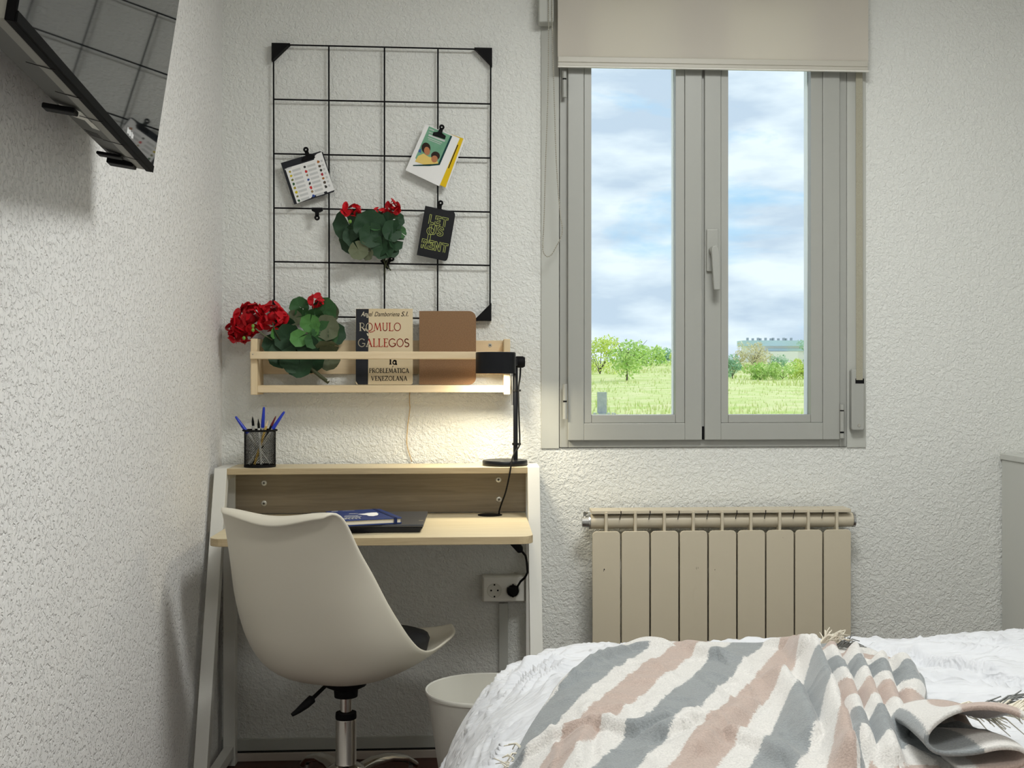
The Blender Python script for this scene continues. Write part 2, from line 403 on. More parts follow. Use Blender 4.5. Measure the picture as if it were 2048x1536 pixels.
# ------------------------------------------------------------------ room shell
XL, XR, YB, ZT = P(444, 745, D).x, 2.12, -1.3, 2.5
WX0, WX1 = P(1118, 745, D).x, P(1693, 745, D).x           # window opening
WZ0, WZ1 = P(1400, 895, D).z, 2.28
th = .20
mb = MB()
mb.box((XL-th, D, -.05), (WX0, D+th, ZT+.1)); mb.box((WX1, D, -.05), (XR+th, D+th, ZT+.1))
mb.box((WX0, D, -.05), (WX1, D+th, WZ0)); mb.box((WX0, D, WZ1), (WX1, D+th, ZT+.1))
struct(mb, 'wall_back', M['wall'])
struct(MB().box((XL-th, YB, -.05), (XL, D, ZT+.1)), 'wall_left', M['wall_l'])
struct(MB().box((XR, YB, -.05), (XR+th, D, ZT+.1)), 'wall_right', M['plain'])
struct(MB().box((XL-th, YB-th, -.05), (XR+th, YB, ZT+.1)), 'wall_front', M['plain'])
struct(MB().box((XL, YB, -.08), (XR, D, 0)), 'floor', M['floor'])
struct(MB().box((XL, YB, ZT), (XR, D, ZT+.1)), 'ceiling', M['ceil'])
mb = MB(); mb.box((XL+.001, D-.016, 0), (XR, D-.0005, .0235))
struct(mb, 'baseboard_back', M['base'], bevel=.002)
mb = MB(); mb.box((XL+.001, D-.010, .0235), (XR, D-.0005, .0275)); struct(mb, 'trim_1', M['dark'])
mb = MB(); mb.box((XL+.001, D-.007, .0275), (XR, D-.0005, .062)); struct(mb, 'trim_2', M['casing'], bevel=.002)

# lamp bodies: ceiling lamp over the bed, invented housing for the rear fill light
for lx, ly, lab in ((.62, 2.12, 'round white flush ceiling lamp over the bed'), (.10, .40, 'added round white fill lamp on the ceiling at the rear')):
    t = thing('ceiling_lamp', lab, 'lamp', (lx, ly, ZT), 'ceiling lamps')
    MB().lathe((lx, ly, ZT), [(0, -.001), (.34, -.001), (.34, -.045), (.325, -.045), (.325, -.02)], 40).build('rim', M['white'], t, sm=40)
    MB().lathe((lx, ly, ZT), [(.324, -.022), (.28, -.030), (0, -.032)], 40).build('diffuser', M['ceildiff'], t, sm=60)

# ------------------------------------------------------------------ window
def rect_frame(x0, x1, z0, z1, wl, wr, wb, wtp, ya, yb, mb=None):
    mb = mb or MB()
    mb.box((x0, ya, z0), (x0+wl, yb, z1)); mb.box((x1-wr, ya, z0), (x1, yb, z1))
    mb.box((x0+wl, ya, z0), (x1-wr, yb, z0+wb)); mb.box((x0+wl, ya, z1-wtp), (x1-wr, yb, z1)); return mb
win = bpy.data.objects.new('window_1', None); COL.objects.link(win); OFF[win] = Vector(((WX0+WX1)/2, D, WZ0)); win.location = OFF[win]; win['kind'] = 'structure'
win['label'] = 'white two-sash casement window onto a meadow'
e1 = .0015
rect_frame(WX0+e1, WX1-e1, WZ0+e1, WZ1-e1, .026, .022, .022, .03, D-.006, D+.07).build('window_frame', M['alu'], win, bevel=.002)
# smooth painted casing strips around the frame
xc0, xc1 = P(1082, 745, D).x, P(1731, 745, D).x
mb = MB(); mb.box((xc0, D-.005, P(1100, 897, D).z), (WX0, D-.0003, WZ1)); mb.build('casing', M['casing'], win, bevel=.0015)
mb = MB(); mb.box((WX1, D-.005, P(1700, 895, D).z), (xc1, D-.0003, WZ1)); mb.build('casing', M['casing'], win, bevel=.0015)
YS = D-.022   # sash front face
def sash(x0, x1, gx0, gx1, bx0, bx1, handle):
    X = lambda px: P(px, 800, YS).x
    z0 = P(1400, 880, YS).z; zg = P(1400, 829.5, YS).z; zb = P(1400, 846, YS).z; z1 = WZ1-.045
    s = MB()
    s.box((X(x0), YS, z0), (X(bx0), YS+.05, z1)); s.box((X(bx1), YS, z0), (X(x1), YS+.05, z1))
    s.box((X(bx0), YS, z0), (X(bx1), YS+.05, zb)); s.box((X(bx0), YS, z1-.05), (X(bx1), YS+.05, z1))
    so = s.build('sash', M['alu'], win, bevel=.0018)
    yb = YS+.0025; b = MB()      # glazing beads with fine joints, set back slightly
    g = .0007
    b.box((X(bx0)+g, yb, zb+g), (X(gx0), yb+.03, z1-.052)); b.box((X(gx1), yb, zb+g), (X(bx1)-g, yb+.03, z1-.052))
    b.box((X(gx0)+g, yb, zb+g), (X(gx1)-g, yb+.03, zg))
    b.build('glazing_bead', M['alu'], so, bevel=.0012)
    MB().box((X(gx0)-.004, YS+.034, zg-.004), (X(gx1)+.004, YS+.038, z1-.056)).build('pane', M['glass'], so)
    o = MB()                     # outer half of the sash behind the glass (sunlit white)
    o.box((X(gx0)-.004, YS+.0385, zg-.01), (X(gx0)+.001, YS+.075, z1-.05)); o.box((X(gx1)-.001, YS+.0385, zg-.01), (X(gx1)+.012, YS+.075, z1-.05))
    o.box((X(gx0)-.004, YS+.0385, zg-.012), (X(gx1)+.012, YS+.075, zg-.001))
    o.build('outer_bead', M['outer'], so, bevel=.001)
    if handle:
        pts = rrect(1413.5, 458, 1437, 543, 3)
        h = MB(); h.prism(ppoly(pts, YS-.010), (0, .0105, 0)); h.build('handle_plate', M['alu'], so, bevel=.003, seg=3)
        c = P(1420, 502, YS)
        h = MB(); h.cyl((c.x+.006, YS-.034, c.z), (c.x+.006, YS-.004, c.z), .0125, seg=24)
        h.prism(ppoly([(1423, 497), (1426, 491), (1433, 490), (1438, 495), (1440, 510), (1441, 545), (1441, 580), (1428, 580), (1426, 545)], YS-.046), (0, .014, 0))
        h.build('handle', M['alu'], so, sm=40, bevel=.003, seg=3)
    return so
sL = sash(1136, 1404, 1183, 1351.5, 1168, 1370, False)
sR = sash(1409.5, 1679.5, 1457, 1622, 1442, 1646, True)
MB().box((P(1402, 800, YS).x, YS+.012, P(1400, 880, YS).z), (P(1411, 800, YS).x, YS+.045, WZ1-.05)).build('meeting_stile', M['alu'], win)
MB().box((P(1405, 800, YS).x, YS+.004, P(1400, 879, YS).z), (P(1409, 800, YS).x, YS+.011, P(1400, 853, YS).z)).build('rubber_seal', M['blackm'], win)
def hinge(px, segs, par):
    h = MB(); k = MB()
    for y0, y1 in segs:
        a, b = P(px, y0, YS-.004), P(px, y1, YS-.004); h.cyl(a, b, .0066, seg=14)
    for i in range(len(segs)-1):
        a, b = P(px, segs[i][1], YS-.004), P(px, segs[i+1][0], YS-.004); k.cyl(a, b, .0055, seg=12)
    ho = h.build('hinge', M['alu'], par, sm=40); k.build('hinge_washer', M['blackm'], par)
hinge(1129, [(142, 157), (160, 195)], win); hinge(1130, [(768, 801), (804.5, 838)], win)
hinge(1684, [(809, 820), (822.5, 863), (866.5, 876)], win)

# roller blind with its bead chain
YBl = D-.05
t = thing('roller_blind', 'cream roller blind half lowered over the top of the window', 'blind', P(1425, 0, YBl))
xb0, xb1 = P(1115.5, 60, YBl).x, P(1736.5, 60, YBl).x
zb = P(1425, 118, YBl).z; zb2 = P(1425, 138, YBl).z
MB().box((xb0, YBl-.0006, zb-.003), (xb1, YBl+.0006, 2.30)).build('fabric', M['blind'], t)
mb = MB(); mb.box((xb0, YBl-.006, zb2+.012), (xb1-.002, YBl+.006, zb)); mb.box((xb0, YBl-.004, zb2+.001), (xb1-.002, YBl+.004, zb2+.013)); mb.build('bottom_bar', M['barrail'], t, bevel=.002)
MB().box((xb0, YBl-.0055, zb2-.002), (xb1+.002, YBl+.0055, zb2+.0012)).build('bar_edge', M['white'], t, bevel=.0008)
MB().cyl((xb0-.01, YBl+.018, 2.31), (xb1+.01, YBl+.018, 2.31), .022, seg=24).build('roller_tube', M['blind'], t, sm=40)
mb = MB(); mb.box((xb0-.055, YBl-.005, P(1100, 45, YBl).z), (xb0-.012, D-.0055, 2.36)); mb.build('bracket', M['casing'], t, bevel=.004)
pts = [(1097, -170), (1097, 80), (1095.5, 200), (1091, 330), (1088, 440), (1086, 480), (1085.5, 495), (1088, 507), (1095, 513.5), (1103, 509), (1111, 496), (1120, 478), (1125, 460), (1121, 435), (1113, 330), (1108, 180), (1104.5, 60), (1104.5, -170)]
from itertools import accumulate
pw = [P(x, y, YBl-.010) for x, y in pts]
# resample the chain into beads
cum = [0]
for i in range(1, len(pw)): cum.append(cum[-1]+(pw[i]-pw[i-1]).length)
def at_len(l): return Vector([smooth(cum, [p[k] for p in pw], l) for k in range(3)])
n = 240; line = [at_len(cum[-1]*i/n) for i in range(n+1)]
MB().tube(line, .0009, 5).build('chain_cord', M['bead'], t, sm=180)
mb = MB(); nb = int(cum[-1]/.0062)
for i in range(nb):
    c = at_len(cum[-1]*(i+.5)/nb); mb.lathe(c, [(0, -.0021), (.0016, -.0013), (.0022, 0), (.0016, .0013), (0, .0021)], 6)
mb.build('chain_beads', M['bead'], t, sm=180, kind='stuff')

# shutter strap and its winder on the right casing
t = thing('shutter_strap_winder', 'pale wall-mounted strap winder with a grey webbing strap right of the window', 'strap winder', P(1716, 862, D))
yw = D-.030
mb = MB(); mb.prism(ppoly(rrect(1703, 738, 1729.5, 861, 5), yw), (0, .0245, 0)); w = mb.build('winder_case', M['alu'], t, bevel=.004, seg=3)
mb = MB(); mb.box(tuple(P(1711, 767, yw-.0008)), tuple(P(1728, 757, yw)+Vector((0, .003, 0)))); mb.build('strap_slot', M['blackm'], w)
c = P(1718, 851, yw); MB().lathe(c, [(0, .002), (.0042, .0016), (.0048, 0)], 16, (0, -1, 0)).build('screw', M['screw'], w, sm=60)
mb = MB(); a, b = P(1718.5, -50, yw+.010), P(1718.5, 761, yw+.001)
mb.prism([P(1711.5, -48, yw+.012), P(1725, -48, yw+.012), P(1725.5, 760, yw-.0015), P(1712.5, 760, yw-.0015)], (0, .0014, 0)); mb.build('strap', M['strap'], t)

# ------------------------------------------------------------------ radiator
YF = D-.105           # front panel plane
t = thing('radiator', 'cream nine-section aluminium radiator on the wall below the window', 'radiator', (P(1445, 1300, YF).x, D-.05, .08))
x0, x1 = P(1183.5, 1180, YF).x, P(1703.5, 1180, YF).x; pitch = (x1-x0)/9
zt = P(1445, 1061, YF).z; zm0, zm1 = P(1445, 1056, D-.06).z, P(1445, 1024, D-.06).z; ztop = P(1445, 1019, YF+.01).z
zbot = .12
chips = {0: [(.42, .108, .0040, .003), (.40, .112, .0026, .0016)], 3: [(.60, .107, .0010, .005), (.66, .106, .001, .003)], 4: [(.22, .112, .0018, .002)], 6: [(.6, .022, .0012, .001)]}
for k in range(9):
    a, b = x0+k*pitch+.0021, x0+(k+1)*pitch-.0021; cx = (a+b)/2
    mb = MB()
    pts = rrect(a, -zt, b, -zbot, .012, 6)
    mb.prism([(x, YF, -z) for x, z in pts], (0, .006, 0))                     # front panel
    mb.box((cx-.004, YF+.002, zbot), (cx+.004, D-.075, ztop-.004))               # central web
    mb.box((a+.004, YF+.006, zbot+.02), (a+.007, YF+.05, zt-.012)); mb.box((b-.007, YF+.006, zbot+.02), (b-.004, YF+.05, zt-.012))   # side fins
    mb.box((x0+k*pitch+.0002, YF+.004, ztop-.010), (x0+(k+1)*pitch-.0002, D-.028, ztop))   # top grille cap
    mb.box((cx-.016, D-.088, zbot), (cx+.016, D-.052, zm0-.004))                  # water channel
    s = mb.build('radiator_section', M['rad'], t, bevel=.0022)
    for fx, dz, w, h in chips.get(k, []):
        q = Vector((lerp(a, b, fx), YF-.0003, zt-dz)); MB().prism([q+Vector((-w/2, 0, 0)), q+Vector((0, 0, -h)), q+Vector((w/2, 0, -h*.2)), q+Vector((w*.2, 0, h))], (0, .0004, 0)).build('paint_chip', M['ink'], s)
    if k < 8:
        xx = x0+(k+1)*pitch; p = MB().tube([(xx+.001, YF+.003, ztop-.002), (xx+.0006, YF+.0035, ztop-.010), (xx-.002, YF+.004, ztop-.018), (xx-.003, YF+.005, ztop-.027)], .0011, 5); p.build('joint_gap', M['ink'], s)
xm0, xm1 = P(1181, 1040, D-.06).x, P(1701, 1040, D-.06).x
zc_ = (zm0+zm1)/2
mb = MB(); mb.cyl((xm0-.002, D-.072, zc_), (xm1, D-.072, zc_), .021, seg=24); mb.build('manifold', M['rad'], t, sm=40)
MB().cyl((xm0+.01, D-.072, zbot+.03), (xm1, D-.072, zbot+.03), .02, seg=20).build('manifold', M['rad'], t, sm=40)
mb = MB(); mb.cyl((xm0-.007, D-.072, zc_), (xm0-.0025, D-.072, zc_), .022, seg=24); mb.cyl((xm0-.026, D-.072, zc_), (xm0-.007, D-.072, zc_), .015, .018, seg=16)
mb.cyl((xm0-.018, D-.072, zc_+.014), (xm0-.018, D-.072, zc_+.027), .004, seg=10); mb.cyl((xm0-.018, D-.077, zc_+.024), (xm0-.012, D-.067, zc_+.024), .005, seg=10)
mb.build('vent_valve', M['metal'], t, sm=40, label='steel bleed valve')
mb = MB(); mb.cyl((xm1+.0005, D-.072, zc_), (xm1+.007, D-.072, zc_), .022, seg=24); mb.build('end_plug', M['metal'], t, sm=40)
for fx in (.25, .75):
    xx = lerp(x0, x1, fx); MB().box((xx-.012, D-.06, zc_-.03), (xx+.012, D-.0005, zc_-.022)).build('wall_bracket', M['offwhite'], t)

# ------------------------------------------------------------------ double socket, trunking, lamp plug
t = thing('wall_socket', 'white surface-mounted double wall socket under the desk', 'socket', P(1007, 1205, D))
ys = D-.042
mb = MB(); mb.box((P(964, 1180, ys).x, ys+.006, P(1000, 1205, ys).z), (P(1052, 1180, ys).x, D-.0005, P(1000, 1152, ys).z)); mb.build('back_box', M['offwhite'], t, bevel=.003)
mb = MB(); mb.box((P(966.5, 1180, ys).x, ys, P(1000, 1203.5, ys).z), (P(1050, 1180, ys).x, ys+.0062, P(1000, 1154, ys).z)); mb.build('cover_plate', M['white'], t, bevel=.003)
for px in (989, 1026):
    c = P(px, 1181, ys-.0003)
    so = MB().lathe(c, [(.0215, -.0005), (.0205, .0008), (.0195, .0006), (.018, -.0002), (0, -.0002)], 28, (0, -1, 0)).build('socket_insert', M['offwhite'], t, sm=40)
    mb = MB()
    for dx in (-.0095, .0095): mb.cyl(c+Vector((dx, -.0006, 0)), c+Vector((dx, .0002, 0)), .0026, seg=10)
    for dz in (.0165, -.0175): mb.box((c.x-.0022, c.y-.0010, c.z+dz-.0022), (c.x+.0022, c.y+.0002, c.z+dz+.0022))
    mb.build('contact_hole', M['ink'], so)
mb = MB(); mb.box((P(997.5, 1250, D).x, D-.014, .063), (P(1016, 1250, D).x, D-.0004, P(1000, 1205, D-.01).z-.0015)); o = struct(mb, 'trim_3', M['casing'], bevel=.0015)

# ------------------------------------------------------------------ desk
def edged(o):      # darker edge banding on the narrow sides of a board
    o.data.materials.append(M['edge'])
    for p in o.data.polygons: p.material_index = 1 if abs(p.normal.z) < .5 else 0
    return o
zS, zD = .852, .7125
YfS, YfD, Yrear = 3.33, 2.945, D-.035
t = thing('ladder_desk', 'narrow white-legged desk with pale oak boards and a raised rear shelf', 'desk', (P(750, 1000, 3.2).x, 3.25, 0))
dxo0, dxo1 = P(428.5, 940, YfS).x, P(1079.5, 930, YfS).x
lw = .034
xi0, xi1 = dxo0+lw, dxo1-lw
mb = MB(); mb.box((xi0, YfS, zS-.017), (xi1, Yrear+.02, zS)); edged(mb.build('upper_shelf', M['oak'], t, bevel=.0012))
mb = MB(); mb.box((xi0, Yrear-.012, zD+.002), (xi1, Yrear+.004, zS-.0175)); mb.build('backboard', M['oakdark'], t)
for px, py in ((528, 966), (528, 1007), (997, 959.5), (998, 999)):
    c = P(px, py, Yrear-.0122)
    s = MB().lathe(c, [(.0085, -.0005), (.008, .001), (.006, .0018), (0, .0018)], 18, (0, -1, 0)).build('screw', M['screw'], t, sm=40)
    mb = MB(); mb.box((c.x-.0035, c.y-.0023, c.z-.001), (c.x+.0035, c.y-.0015, c.z+.001)); mb.box((c.x-.001, c.y-.0023, c.z-.0035), (c.x+.001, c.y-.0015, c.z+.0035)); mb.build('screw_slot', M['ink'], s)
# desk top with rounded front corners
bx0, bx1 = P(414.5, 1085, YfD).x, P(1067, 1075, YfD).x
pts = rrect(bx0, YfD, bx1, Yrear-.013, .035, 6, (1, 1, 0, 0))
mb = MB(); mb.prism([(x, y, zD) for x, y in pts], (0, 0, -.0195)); edged(mb.build('desktop', M['oak'], t, bevel=.0012))
gc = PZ(980, 1030.5, zD); gc.z = zD
MB().lathe((gc.x, gc.y, zD), [(.0345, .0004), (.0345, .002), (.031, .0028), (0, .0026)], 36).build('cable_grommet', M['blackm'], t, sm=40)
for xo in (dxo0, dxo1-lw):     # side ladders: slanted front leg, upright rear leg, rails
    yb_ = 3.05
    mb = MB(); mb.prism([(xo, YfS, zS+.001), (xo, YfS+.035, zS+.001), (xo, yb_+.035, 0.001), (xo, yb_, .001)], (lw, 0, 0)); mb.build('front_leg', M['legs'], t, bevel=.0015)
    mb = MB(); mb.box((xo, Yrear-.022, .001), (xo+lw, Yrear+.012, zS+.001)); mb.build('rear_leg', M['legs'], t, bevel=.0015)
    mb = MB(); mb.box((xo, YfS+.0355, zS-.033), (xo+lw, Yrear-.0225, zS+.001)); mb.build('top_rail', M['legs'], t, bevel=.0015)
    mb = MB(); mb.box((xo+.004, yb_+.033, .028), (xo+lw-.004, Yrear-.0225, .058)); mb.build('bottom_rail', M['legs'], t, bevel=.0015)
    ym = YfS-(YfS-yb_)*(zS-zD+.03)/zS
    mb = MB(); mb.box((xo+.004, ym+.04, zD-.052), (xo+lw-.004, Yrear-.0225, zD-.021)); mb.build('support_rail', M['legs'], t, bevel=.0015)

# adaptor and cord beneath the desk
t = thing('lamp_power_adaptor', 'black power adaptor and cord hanging under the right end of the desktop', 'adaptor', P(1035, 1096, 3.30))
mb = MB(); mb.prism(ppoly([(1019.5, 1082.5), (1034, 1082.5), (1046, 1095), (1046, 1103), (1042, 1106), (1036, 1106), (1020, 1089)], 3.28), (0, .03, 0)); mb.build('adaptor_body', M['blackm'], t, bevel=.002)
cpts = [P(1044, 1103, 3.295), P(1051, 1111, 3.31), P(1054, 1125, 3.36), P(1055, 1145, 3.385), P(1050, 1155, 3.40), P(1041, 1163, 3.42), P(1035, 1173, D-.058)]
MB().tube(cpts, .0032, 8).build('cord', M['blackm'], t, sm=60)
mb = MB(); c = P(1026, 1182, D-.046)
mb.lathe(c+Vector((0, .001, 0)), [(0, .014), (.011, .013), (.016, .008), (.0175, 0)], 20, (0, -1, 0)); mb.prism(ppoly([(1014, 1176), (1037, 1176), (1035, 1186), (1027, 1193), (1020, 1186)], D-.066), (0, .012, 0)); mb.build('plug', M['blackm'], t, sm=50)

# ------------------------------------------------------------------ desk lamp
YL = 3.405
bc = P(1010, 930, YL); pc = P(1031, 900, YL+.012)
t = thing('desk_lamp', 'black desk lamp with a round drum shade and disc foot on the upper shelf', 'lamp', (bc.x, YL, zS))
rb = 45*YL/F
MB().lathe((bc.x, YL, zS+.0005), [(0, 0), (rb-.001, 0), (rb, .002), (rb, .012), (rb-.002, .0145), (0, .0145)], 48).build('foot', M['black'], t, sm=40)
YSH = 3.326; zsh = P(992, 722, YSH)
MB().cyl((pc.x, pc.y, zS+.0148), (pc.x, pc.y, zsh.z+.012), .0066, seg=16).build('pole', M['black'], t, sm=40)
MB().cyl((pc.x-.009, pc.y-.002, zS+.17), (pc.x-.009, pc.y-.002, zsh.z), .0026, seg=10).build('guide_rod', M['metal'], t, sm=40)
shc = P(991.5, 725, YSH); rs = 40*YSH/F; zt_, zb_ = P(991, 703.5, YSH).z, P(991, 747, YSH).z
sh = MB().lathe((shc.x, YSH, 0), [(0, zt_-.001), (rs-.003, zt_-.001), (rs, zt_-.003), (rs, zb_), (rs-.002, zb_), (rs-.002, zt_-.006), (0, zt_-.006)], 56).build('lamp_shade', M['black'], t, sm=40)
MB().lathe((shc.x, YSH, 0), [(rs-.0022, zb_+.012), (0, zb_+.012)], 40).build('diffuser', M['diffuser'], sh)
k0 = P(1033, 724, pc.y); k1 = P(1050, 724, pc.y)
MB().lathe((k0.x-.006, pc.y, k0.z), [(0, 0), (.013, 0), (.0165, .006), (.0165, .024), (.013, .030), (0, .031)], 24, (1, 0, 0)).build('knob', M['blackm'], t, sm=40)
MB().bar((shc.x+rs-.004, YSH+.02, k0.z), (pc.x, pc.y, k0.z), .014, .02).build('pivot_arm', M['black'], t, bevel=.002)
cp = [P(1041, 735, pc.y), P(1040, 755, pc.y), P(1037, 775, pc.y), P(1037, 800, pc.y-.002), P(1038.5, 850, pc.y-.002), P(1039.5, 882, pc.y-.003), P(1038, 893, pc.y-.012), P(1030, 904, 3.36), P(1024.5, 917, 3.335), P(1022, 932, 3.322), P(1018, 955, 3.321), P(1011, 985, 3.345), P(1002, 1010, 3.38), P(998, 1024, gc.y+.002), Vector((P(998, 1030, gc.y).x, gc.y, zD+.003))]
cl = [0]
for i in range(1, len(cp)): cl.append(cl[-1]+(cp[i]-cp[i-1]).length)
MB().tube([Vector([smooth(cl, [p[k] for p in cp], cl[-1]*i/60) for k in range(3)]) for i in range(61)], .0023, 8).build('cord', M['blackm'], t, sm=180)
for y in (781, 888):
    a = P(1030, y, pc.y); b = P(1041, y, pc.y); mb = MB(); mb.lathe(a, [(.0068, -.003), (.0082, -.003), (.0082, .003), (.0068, .003)], 16); mb.obox((a+b)/2+Vector((.003, -.001, 0)), (.006, 0, 0), (0, .003, 0), (0, 0, .0028)); mb.build('cord_clip', M['blackm'], t, sm=40)
ll = lamp('desk_lamp_bulb', 'AREA', 2.0, (1.0, .91, .70), (shc.x, YSH, zb_+.010), shape='DISK', size=.09)
ll.parent = sh; ll.location = Vector((shc.x, YSH, zb_+.010))-OFF[sh]

# ------------------------------------------------------------------ pencil cup and pens
pcx = P(520, 937, 3.385); cz = zS+.0005; ph = .1045
t = thing('mesh_pencil_cup', 'black wire-mesh pencil cup on the left end of the upper shelf', 'cup', (pcx.x, 3.385, zS))
rc = .0425
MB().lathe((pcx.x, 3.385, cz), [(0, 0), (rc+.001, 0), (rc+.001, .006), (rc-.001, .006), (rc-.001, .0025), (0, .0025)], 32).build('cup_base', M['blackm'], t, sm=40)
MB().lathe((pcx.x, 3.385, cz), [(rc-.001, ph-.006), (rc+.005, ph-.005), (rc+.006, ph-.002), (rc+.003, ph), (rc-.001, ph-.001)], 32).build('cup_rim', M['blackm'], t, sm=60)
mb = MB(); nw = 54
for sgn in (-1, 1):
    for k in range(nw):
        a0 = 2*pi*k/nw
        mb.tube([(pcx.x+rc*cos(a0+sgn*i*.16), 3.385+rc*sin(a0+sgn*i*.16), cz+.004+(ph-.008)*i/10) for i in range(11)], .00055, 3, False)
mb.build('mesh_wall', M['blackm'], t, kind='stuff')
def pen(name, label, top, btm, kind):
    A, B = Vector(top), Vector(btm); d = (A-B).normalized(); Ln = (A-B).length
    o = thing(name, label, 'pencil' if 'pencil' in name else 'pen', B, 'pens standing in the mesh cup')
    if kind == 'cap':
        MB().tube([B, A-d*.052], .0036, 8).build('barrel', M['clear'], o, sm=50)
        MB().tube([A-d*.058, A-d*.052, A-d*.03, A-d*.004, A], [.0052, .0052, .0046, .0033, .0020], 10).build('cap', M['bluecap'], o, sm=50)
    elif kind == 'clear':
        MB().tube([B, A-d*.026], .0038, 8).build('barrel', M['clear'], o, sm=50)
        MB().tube([A-d*.0262, A-d*.014, A-d*.004, A], [.0036, .0034, .0014, .0006], 10).build('tip', M['blackm'], o, sm=60)
    elif kind == 'gold':
        MB().tube([B, A-d*.018], .0035, 6).build('barrel', M['gold'], o)
        MB().tube([A-d*.0182, A-d*.004, A], [.0035, .0012, .0004], 8).build('tip', M['pine'], o, sm=60)
    else:
        MB().tube([B, A-d*.03], .0037, 6).build('barrel', M['blackm'], o, sm=50)
        MB().tube([A-d*.0302, A-d*.006, A], [.0037, .0020, .0006], 8).build('tip', M['wine'], o, sm=60)
cb = cz+.008
def pp(px, py, Y, bx, by): pen_top = P(px, py, Y); return tuple(pen_top), (pcx.x+bx, 3.385+by, cb)
pen('ballpoint_pen', 'blue-capped pen leaning out to the left of the mesh cup', *pp(471, 833, 3.385, .026, .004), 'cap')
pen('ballpoint_pen', 'blue-capped pen standing tallest in the middle of the mesh cup', *pp(528, 814, 3.395, -.004, .022), 'cap')
pen('ballpoint_pen', 'blue-capped pen leaning out to the right of the mesh cup', *pp(569, 823, 3.385, -.030, -.006), 'cap')
pen('ballpoint_pen', 'clear pen with bare black tip, beside the left blue pen', *pp(505, 833, 3.39, -.014, .016), 'clear')
pen('ballpoint_pen', 'shorter clear pen with dark tip, between the upright ones', *pp(516.5, 838, 3.375, .006, -.018), 'clear')
pen('wooden_pencil', 'thin golden pencil right of the tall blue pen', *pp(536.5, 840, 3.385, -.012, -.018), 'gold')
pen('wooden_pencil', 'dark pencil with wine-red tip beside the right blue pen', *pp(552, 832, 3.39, -.020, .014), 'dark')

# ------------------------------------------------------------------ wooden wall shelf
Yr = 3.40
t = thing('picture_ledge', 'pale pine book ledge with a front rail on the wall above the desk', 'shelf', P(760, 790, D))
xl0, xl1 = P(501, 730, Yr).x, P(514.5, 730, Yr).x; xr0, xr1 = P(1007.5, 730, Yr).x, P(1020.5, 730, Yr).x
ze0, ze1 = P(760, 789.5, Yr).z, P(760, 677.5, Yr).z
MB().box((xl0, Yr, ze0), (xl1, D-.0006, ze1)).build('end_panel', M['pinez'], t, bevel=.002)
MB().box((xr0, Yr, ze0), (xr1, D-.0006, ze1)).build('end_panel', M['pinez'], t, bevel=.002)
zb0, zb1 = P(760, 785, Yr).z, P(760, 770.5, Yr).z
MB().box((xl1, Yr+.001, zb0), (xr0, D-.012, zb1)).build('bottom_board', M['pine'], t, bevel=.0015)
zr0, zr1 = P(760, 718.5, Yr-.012).z, P(760, 703, Yr-.012).z
MB().box((P(499.5, 700, Yr-.012).x, Yr-.013, zr0), (P(1020, 700, Yr-.012).x, Yr-.0004, zr1)).build('front_rail', M['pine'], t, bevel=.003, seg=3)
MB().box((xl1, D-.0115, P(760, 748, D).z), (xr0, D-.0006, P(760, 681, D).z)).build('back_plank', M['pine'], t, bevel=.001)
for px, py, yy in ((980, 690.5, D-.0116), (505.5, 708.5, Yr-.0132)):
    c = P(px, py, yy); r = .006 if px > 900 else .0018
    s = MB().lathe(c, [(r, -.0004), (r*.9, .001), (0, .0012)], 16, (0, -1, 0)).build('screw', M['screw'], t, sm=50)
    MB().lathe(c, [(r*.35, .0012), (r*.3, .0016), (0, .0016)], 8, (0, -1, 0)).build('screw_slot', M['ink'], s)
# thin gold string hanging below
sp = [(820, 776), (819, 792), (819, 806), (820, 815), (818, 832), (815.5, 850), (814, 870), (813.5, 886), (816, 900), (820, 912), (823.5, 924)]
o = MB().tube([P(x, y, D-.004-.010*(i == 0)*0-(.092 if i == 0 else 0)*0) for i, (x, y) in enumerate(sp)], .0011, 5).build('gold_string', M['string'], loc=P(820, 776, D-.004), sm=180)
tag(o, 'thin golden string hanging down the wall below the pine ledge', 'string')

